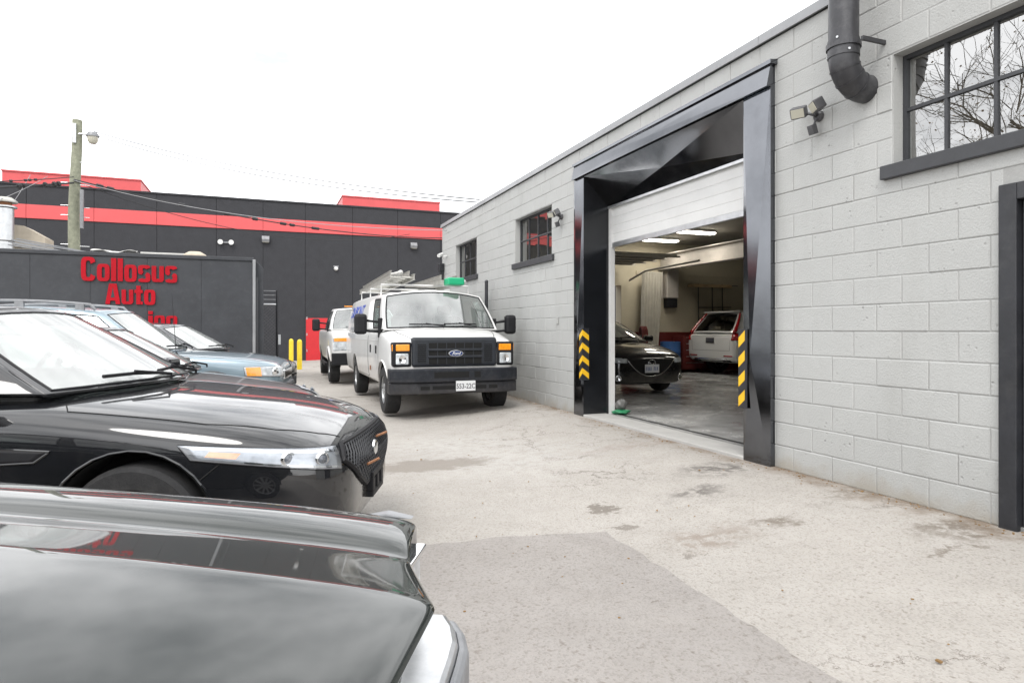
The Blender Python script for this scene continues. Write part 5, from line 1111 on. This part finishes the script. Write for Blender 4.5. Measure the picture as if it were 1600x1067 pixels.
for s in (-1, 1):
    seam(c6, [(-.12, s * .80, 2.2), (.2, s * .78, 2.2), (.62, s * .66, 2.2)], (0, 0, -1), r=.005)
    for x in (-.33, -1.50): seam(c6, [(x, s * 2, .5), (x, s * 2, 1.32)], (0, -s, 0), r=.005)
    seam(c6, [(-.35, s * 2, 1.14), (-5.1, s * 2, 1.14)], (0, -s, 0), 'body_crease', r=.006, mat='paint_white'); seam(c6, [(-1.52, s * 2, .5), (-5.1, s * 2, .5)], (0, -s, 0), r=.004)
    seam(c6, [(.455 * math.cos(R(a)), s * 2, .382 + .455 * math.sin(R(a))) for a in range(4, 177, 12)], (0, -s, 0), 'arch_lip', .014, 'paint_white', 3)
    for x in (-.52, -1.40 + .25): MB().box(x - .025, x + .025, min(s * 1.0, s * 1.022), max(s * 1.0, s * 1.022), .93, 1.06).build('door_handle', 'plastic_black', c6.root, bevel=.008)
    MB().box(-1.25, -1.17, min(s * 1.0, s * 1.008), max(s * 1.0, s * 1.008), .62, .70).build('fuel_flap', 'rust', c6.root)
wipers(c6, -.1, 1.37, .92); mirror(c6, -.32, 1.41, 1.0, big=True)
for txt, x0, z, sz, mt, sh in (('DUPONT', -4.55, 1.58, .32, 'decal_blue', .3),):
    me = text_mesh(txt, sz, ext=.002, off=.006 if sz > .3 else .001, shear=sh, align='LEFT'); wd = max(v.co.x for v in me.vertices)
    sx = (2.05 if sz > .3 else 1.75) / wd
    def yside(x, z):
        if z < 1.29: return -1.012
        v = (z - 1.31) / (1.915 - 1.31); return -(c6.Pb(.5).y + (c6.Pt(.5).y - c6.Pb(.5).y) * v + .02 * 4 * v * (1 - v)) - .006
    for v in me.vertices:
        x, zz, e = v.co.x * sx + x0, v.co.y + z, v.co.z; v.co = Vector((x, yside(x, zz) - e, zz))
    link('side_lettering', me, mt, c6.root)
# two lower lines too small to read in the photograph: marks only, no characters
def marks(x0, x1, z0, z1, n_, fn, mat, parent, seed, name):
    rn = random.Random(seed); q = MB(); cw = (x1 - x0) / n_; h_ = z1 - z0; t_ = h_ * .17
    def bar(a0, a1, b0, b1):
        q.add([fn(a, b, e) for e in (0, .002) for a, b in ((a0, b0), (a1, b0), (a1, b1), (a0, b1))], [(3, 2, 1, 0), (4, 5, 6, 7), (0, 1, 5, 4), (1, 2, 6, 5), (2, 3, 7, 6), (3, 0, 4, 7)])
    for k in range(n_):
        a = x0 + k * cw + cw * .12; b = a + cw * .70
        if rn.random() < .8: bar(a, a + t_, z0, z1)
        else: bar((a + b) / 2 - t_ / 2, (a + b) / 2 + t_ / 2, z0, z1)
        for zz in (z0, z0 + h_ * .42, z1 - t_):
            if rn.random() < .55: bar(a + t_ * 1.15, b - rn.uniform(0, .3) * cw, zz, zz + t_)
    return q.build(name, mat, parent)
vside = lambda a, b, e: (a, yside(a, b) - .001 - e, b)
marks(-4.6, -2.9, 1.47, 1.57, 13, vside, 'decal_grey', c6.root, 4, 'faded_lettering')
marks(-4.5, -3.2, 1.29, 1.38, 8, vside, 'decal_grey', c6.root, 5, 'faded_lettering'); marks(-4.5, -3.2, 1.15, 1.25, 8, vside, 'decal_grey', c6.root, 6, 'faded_lettering')
# roof rack and what lies on it
for x in (-1.3, -2.6, -3.9): MB().tube([(x, -.80, 1.93), (x, -.80, 2.12), (x, .80, 2.12), (x, .80, 1.93)], .018, 6).build('rack_bar', 'white_trim', c6.root)
MB().box(-1.0, -.96, -.5, .1, 2.035, 2.055).build('roof_marker_bar', 'plastic_black', c6.root)
cm_ = c6.root.matrix_basis.copy()
bpy.context.view_layer.update(); VM = c6.root.matrix_world.copy()
def onvan(name, mb, mat, label, cat, **k):
    mb.v = [tuple(VM @ Vector(v)) for v in mb.v]; mz = min(v[2] for v in mb.v); cx_ = sum(v[0] for v in mb.v) / len(mb.v); cy_ = sum(v[1] for v in mb.v) / len(mb.v)
    mb.v = [(a - cx_, b - cy_, d - mz) for a, b, d in mb.v]; o = mb.build(name, mat, **k); o.location = (cx_, cy_, mz); return tag(o, label, cat)
def ladder(x0, x1, yc, z0, z1, wd, n, name, label):
    root = empty(name, VM @ Vector(((x0 + x1) / 2, yc, (z0 + z1) / 2)), c6.root.rotation_euler[2]); tag(root, label, 'ladder'); hx_ = (x1 - x0) / 2; dz = (z1 - z0) / 2
    for s in (-1, 1):
        for layer in (0, 1):
            q = MB(); M = Matrix.Rotation(-math.atan2(dz, hx_), 4, 'Y'); y = s * (wd / 2 - layer * .05); L = math.hypot(hx_, dz) - layer * .2
            q.box(-L, L, y - .005, y + .005, -.045 + layer * .07, .045 + layer * .07, M); q.box(-L, L, y - .016, y + .016, -.05 + layer * .07, -.042 + layer * .07, M); q.box(-L, L, y - .016, y + .016, .042 + layer * .07, .05 + layer * .07, M); q.build('rail', 'ladder_alu', root)
    for k in range(n):
        t = (k + .5) / n * 2 - 1; MB().tube([(t * hx_, -wd / 2, t * dz), (t * hx_, wd / 2, t * dz)], .016, 6).build('rung', 'ladder_alu', root)
ladder(-4.9, -.9, -.50, 2.18, 2.24, .42, 12, 'extension_ladder', 'weathered aluminium extension ladder with double rails on the van rack')
ladder(-4.4, -.75,   .35, 2.17, 2.17, .40, 11, 'step_ladder', 'white step ladder lying flat behind the green box on the van')
q = MB(); q.box(-.85, -.55, .22, .52, 2.09, 2.22); onvan('green_crate', q, 'green_box', 'bright green plastic box lashed to the ladder end on the van', 'box', bevel=.025)
q = MB(); q.tube([(-.95 - 1.5 * k / 12, -.52 + .03 * math.sin(k), 2.315 + .012 * math.sin(2.3 * k)) for k in range(13)], [.012] + [.045 + .014 * math.sin(k * 1.9) for k in range(11)] + [.012], 10); onvan('rolled_tarp', q, 'tarp_white', 'lumpy off white tarp roll lying on top of the extension ladder', 'tarp', smooth=True)
for s in (.55,): q = MB(); q.tube([(-4.6, .62, 2.17), (-.95, .62, 2.18)], .045, 10); onvan('white_pipe', q, 'white_trim', 'long white plastic pipe tied beside the step ladder on van', 'pipe', smooth=True)

# ---- white pickup behind the van
S7 = [(.92, .86, .62, 1.14, 1.17), (.90, .94, .58, 1.18, 1.22), (.8, .97, .55, 1.22, 1.29), (.3, 1.0, .52, 1.26, 1.33), (-.3, 1.0, .52, 1.30, 1.36), (-.6, 1.0, .52, 1.32, 1.34), (-1.4, 1.0, .52, 1.33, 1.33), (-2.5, 1.0, .52, 1.34, 1.34), (-4.6, 1.0, .52, 1.36, 1.36), (-4.8, .98, .55, 1.36, 1.36), (-4.83, .9, .6, 1.3, 1.3)]
G7 = dict(cowl=(-.5, 1.355), head=(-1.15, 1.90), rtop=(-2.35, 1.90), rbase=(-2.5, 1.36), wb=.95, wr=.76, crown=.05, arc=.03, bow=.14, ff=.05, rf=.04, wins=[(.10, .52), (.6, .9)], seat=.9)
c7 = make_car('white_pickup', 'white pickup truck with black bumper parked behind the van', 'pickup truck', (2.55, 17.1), -91.5, 'paint_white', S7, G7, ((0, -3.6), .40, .26, .86, 'multi', .49), SECW, TOPW, glass='van_glass')
MB().box(.80, 1.0, -.98, .98, .48, .78).build('front_bumper', 'plastic_black', c7.root, bevel=.03); MB().box(.86, .945, -.55, .55, .82, 1.16).build('grille', 'chrome', c7.root, bevel=.03)
for s in (-1, 1):
    y0, y1 = sorted((s * .60, s * .945)); b = MB().box(.74, .925, y0, y1, .83, 1.17).build('headlight', 'lens_clear', c7.root, bevel=.03); MB().box(.85, .932, y0 + .02, y1 - .02, 1.06, 1.15).build('indicator', 'lens_amber', b, bevel=.01)
    y0, y1 = sorted((s * .98, s * 1.06)); MB().box(-.55, -2.6, y0, y1, .42, .48).build('running_board', 'plastic_black', c7.root)
    seam(c7, [(.50 * math.cos(R(a)), s * 2, .41 + .50 * math.sin(R(a))) for a in range(4, 177, 12)], (0, -s, 0), 'arch_lip', .03, 'paint_white', 3)
mirror(c7, -.85, 1.48, .98, big=True); wipers(c7, -.5, 1.35, .9)
MB().box(-1.2, -1.14, -.5, .5, 1.985, 2.01).build('roof_lamps', 'lens_amber', c7.root)
q = MB(); q.box(-2.7, -4.7, -.82, .82, 1.30, 1.375); q.build('bed_liner', 'plastic_black', c7.root)

# ---- cars inside the garage
S8 = [(.90, .50, .30, .60, .66), (.88, .64, .24, .66, .72), (.80, .76, .20, .72, .78), (.55, .85, .19, .79, .86), (.2, .885, .19, .85, .93), (-.2, .895, .19, .90, .985), (-.5, .895, .19, .94, .98), (-1.5, .895, .19, .96, .96), (-2.7, .89, .2, 1.0, 1.0), (-3.2, .87, .24, 1.0, 1.02), (-3.45, .8, .34, .98, 1.0), (-3.5, .7, .4, .9, .92)]
G8 = dict(cowl=(-.35, .98), head=(-1.2, 1.38), rtop=(-2.7, 1.37), rbase=(-3.2, 1.02), wb=.82, wr=.58, bow=.2, wins=[(.1, .45), (.5, .85)])
c8 = make_car('black_hatchback', 'black compact car with chrome winged grille inside the garage', 'car', (6.63, 11.0), -89.7, 'paint_black', S8, G8, ((0, -2.7), .32, .21, .775, 'multi', .37), zpos=.15)
for s in (-1, 1):
    o, f = patch(c8, [(.42, s * .86, .63), (.85, s * .47, .60), (.84, s * .46, .68), (.40, s * .86, .73)], (-.75, -s * .66, 0), .004, 'headlight', 'lens_clear', 12, 5, edge=(.008, 'plastic_black'))
    y0 = s * .66; h, nn = hit(c8, (4, y0, .33), (-1, 0, 0)); MB().lathe([(.001, .004), (.04, .006), (.055, .016), (.06, 0)], h, (1, s * .4, 0), 20).build('fog_lamp', 'chrome', c8.root, smooth=True)
gw = []
for k in range(-12, 13):
    y = k / 12 * .50; z = .36 + .30 * (abs(y) / .5) ** 2.2; h, nn = hit(c8, (4, y, z), (-1, 0, 0)); gw.append(h + Vector((.012, 0, 0)))
MB().tube(gw, .012, 6).build('chrome_wing', 'chrome', c8.root, smooth=True)
gp_ = [Vector((p.x - .004, p.y, p.z)) for p in gw]; tp = []
for k in range(-12, 13): y = k / 12 * .50; h, nn = hit(c8, (4, y, .655), (-1, 0, 0)); tp.append(h + Vector((.006, 0, 0)))
q = MB(); q.add(gp_ + tp, [(i, i + 1, 25 + i + 1, 25 + i) for i in range(24)]); q.build('grille', 'void_black', c8.root)
xx = on_front(c8, 0, .60, .03); q = MB(); q.tube([(xx, .075 * math.cos(t * math.pi / 12), .60 + .06 * math.sin(t * math.pi / 12)) for t in range(25)], .008, 6); q.tube([(xx, -.06, .615), (xx, 0, .57), (xx, .06, .615)], .008, 6); q.build('emblem', 'chrome', c8.root, smooth=True)
px_ = on_front(c8, 0, .48, .03); pl8 = plate(c8, px_, .50, None, None); pf = lambda a, b, e: (px_ + .0065 + e, a, b)
marks(-.13, -.005, .465, .53, 4, pf, 'plate_blue', pl8, 11, 'plate_marks'); marks(.03, .13, .465, .53, 3, pf, 'plate_blue', pl8, 12, 'plate_marks')
wipers(c8, -.35, .98, .75); mirror(c8, -.7, 1.03, .85)
S9 = [(.85, .60, .48, .84, .88), (.82, .78, .36, .95, .99), (.7, .88, .3, 1.0, 1.05), (.2, .955, .27, 1.05, 1.10), (-.4, .965, .27, 1.08, 1.12), (-1.2, .965, .27, 1.09, 1.09), (-2.6, .965, .27, 1.12, 1.12), (-3.6, .955, .30, 1.14, 1.14), (-3.92, .93, .34, 1.12, 1.13), (-4.02, .90, .40, 1.08, 1.1), (-4.05, .82, .46, 1.0, 1.02)]
G9 = dict(cowl=(-.45, 1.11), head=(-1.2, 1.68), rtop=(-3.55, 1.66), rbase=(-3.95, 1.13), wb=.90, wr=.66, crown=.05, arc=.05, bow=.16, bul=.03, wins=[(.07, .35), (.39, .64), (.68, .88)], dark=True)
ca, sa = math.cos(R(5)), math.sin(R(5)); fx, fy = 12.36 + 2.98 * ca, 14.45 + 2.98 * sa
c9 = make_car('white_garage_suv', 'white suv with tall red tail lamps inside the garage', 'suv', (fx - .0, fy - .0), 5, 'paint_pearl', S9, G9, ((0, -2.98), .375, .25, .82, 'multi', .43), SECV, TOPV, zpos=.15)

for s in (-1, 1):
    sg = c9.side(s); o, f = patch(c9, [(-3.55, s * .95, .93), (-4.02, s * .72, .93), (-4.0, s * .78, 1.13), (-3.6, s * .95, 1.13)], (.55, -s * .83, 0), .006, 'tail_lamp', 'lens_red', 10, 6)
    P = [sg(1.0, v) for v in [k / 8 for k in range(9)]]; q = MB()
    for a, b in zip(P, P[1:]): M = None
    q.tube([p + Vector((-.03, s * .01, 0)) for p in P], [.055 - .028 * k / 8 for k in range(9)], 8); q.build('upper_tail_lamp', 'lens_red', o, smooth=True)
    patch(c9, [(-4.3, s * .80, .50), (-4.3, s * .50, .50), (-4.3, s * .50, .535), (-4.3, s * .80, .535)], (1, 0, 0), .006, 'rear_reflector', 'lens_red', 4, 2)
    patch(c9, [(-4.3, s * .70, .37), (-4.3, s * .42, .37), (-4.3, s * .42, .41), (-4.3, s * .70, .41)], (1, 0, 0), .008, 'exhaust_tip', 'plastic_black', 4, 2)
seam(c9, [(-4.4, -.72, .93), (-4.4, -.70, .66), (-4.4, .70, .66), (-4.4, .72, .93)], (1, 0, 0)); seam(c9, [(-4.4, -.72, 1.04), (-4.4, .72, 1.04)], (1, 0, 0))
patch(c9, [(-4.3, -.15, .86), (-4.3, .15, .86), (-4.3, .15, 1.0), (-4.3, -.15, 1.0)], (1, 0, 0), .012, 'licence_plate', 'plate_dark', 4, 3)
patch(c9, [(-4.3, -.62, .38), (-4.3, .62, .38), (-4.3, .62, .45), (-4.3, -.62, .45)], (1, 0, 0), .006, 'bumper_trim', 'satin_alloy', 10, 2)
sp = c9.Pt(1.0); MB().prism([(0, 0), (-.22, -.015), (-.22, .01), (0, .045)], lambda a, b, d: (sp.x + .02 + a, d, sp.z + .035 + b), -.56, .56).build('roof_spoiler', 'paint_pearl', c9.root, bevel=.008)
for s in (-1, 1):
    P = [c9.side(s)(.06 + .86 * k / 14, 1.0) + Vector((0, -s * .04, .05)) for k in range(15)]; MB().tube(P, .018, 6).build('roof_rail', 'satin_alloy', c9.root, smooth=True)
mirror(c9, -.8, 1.16, .93)
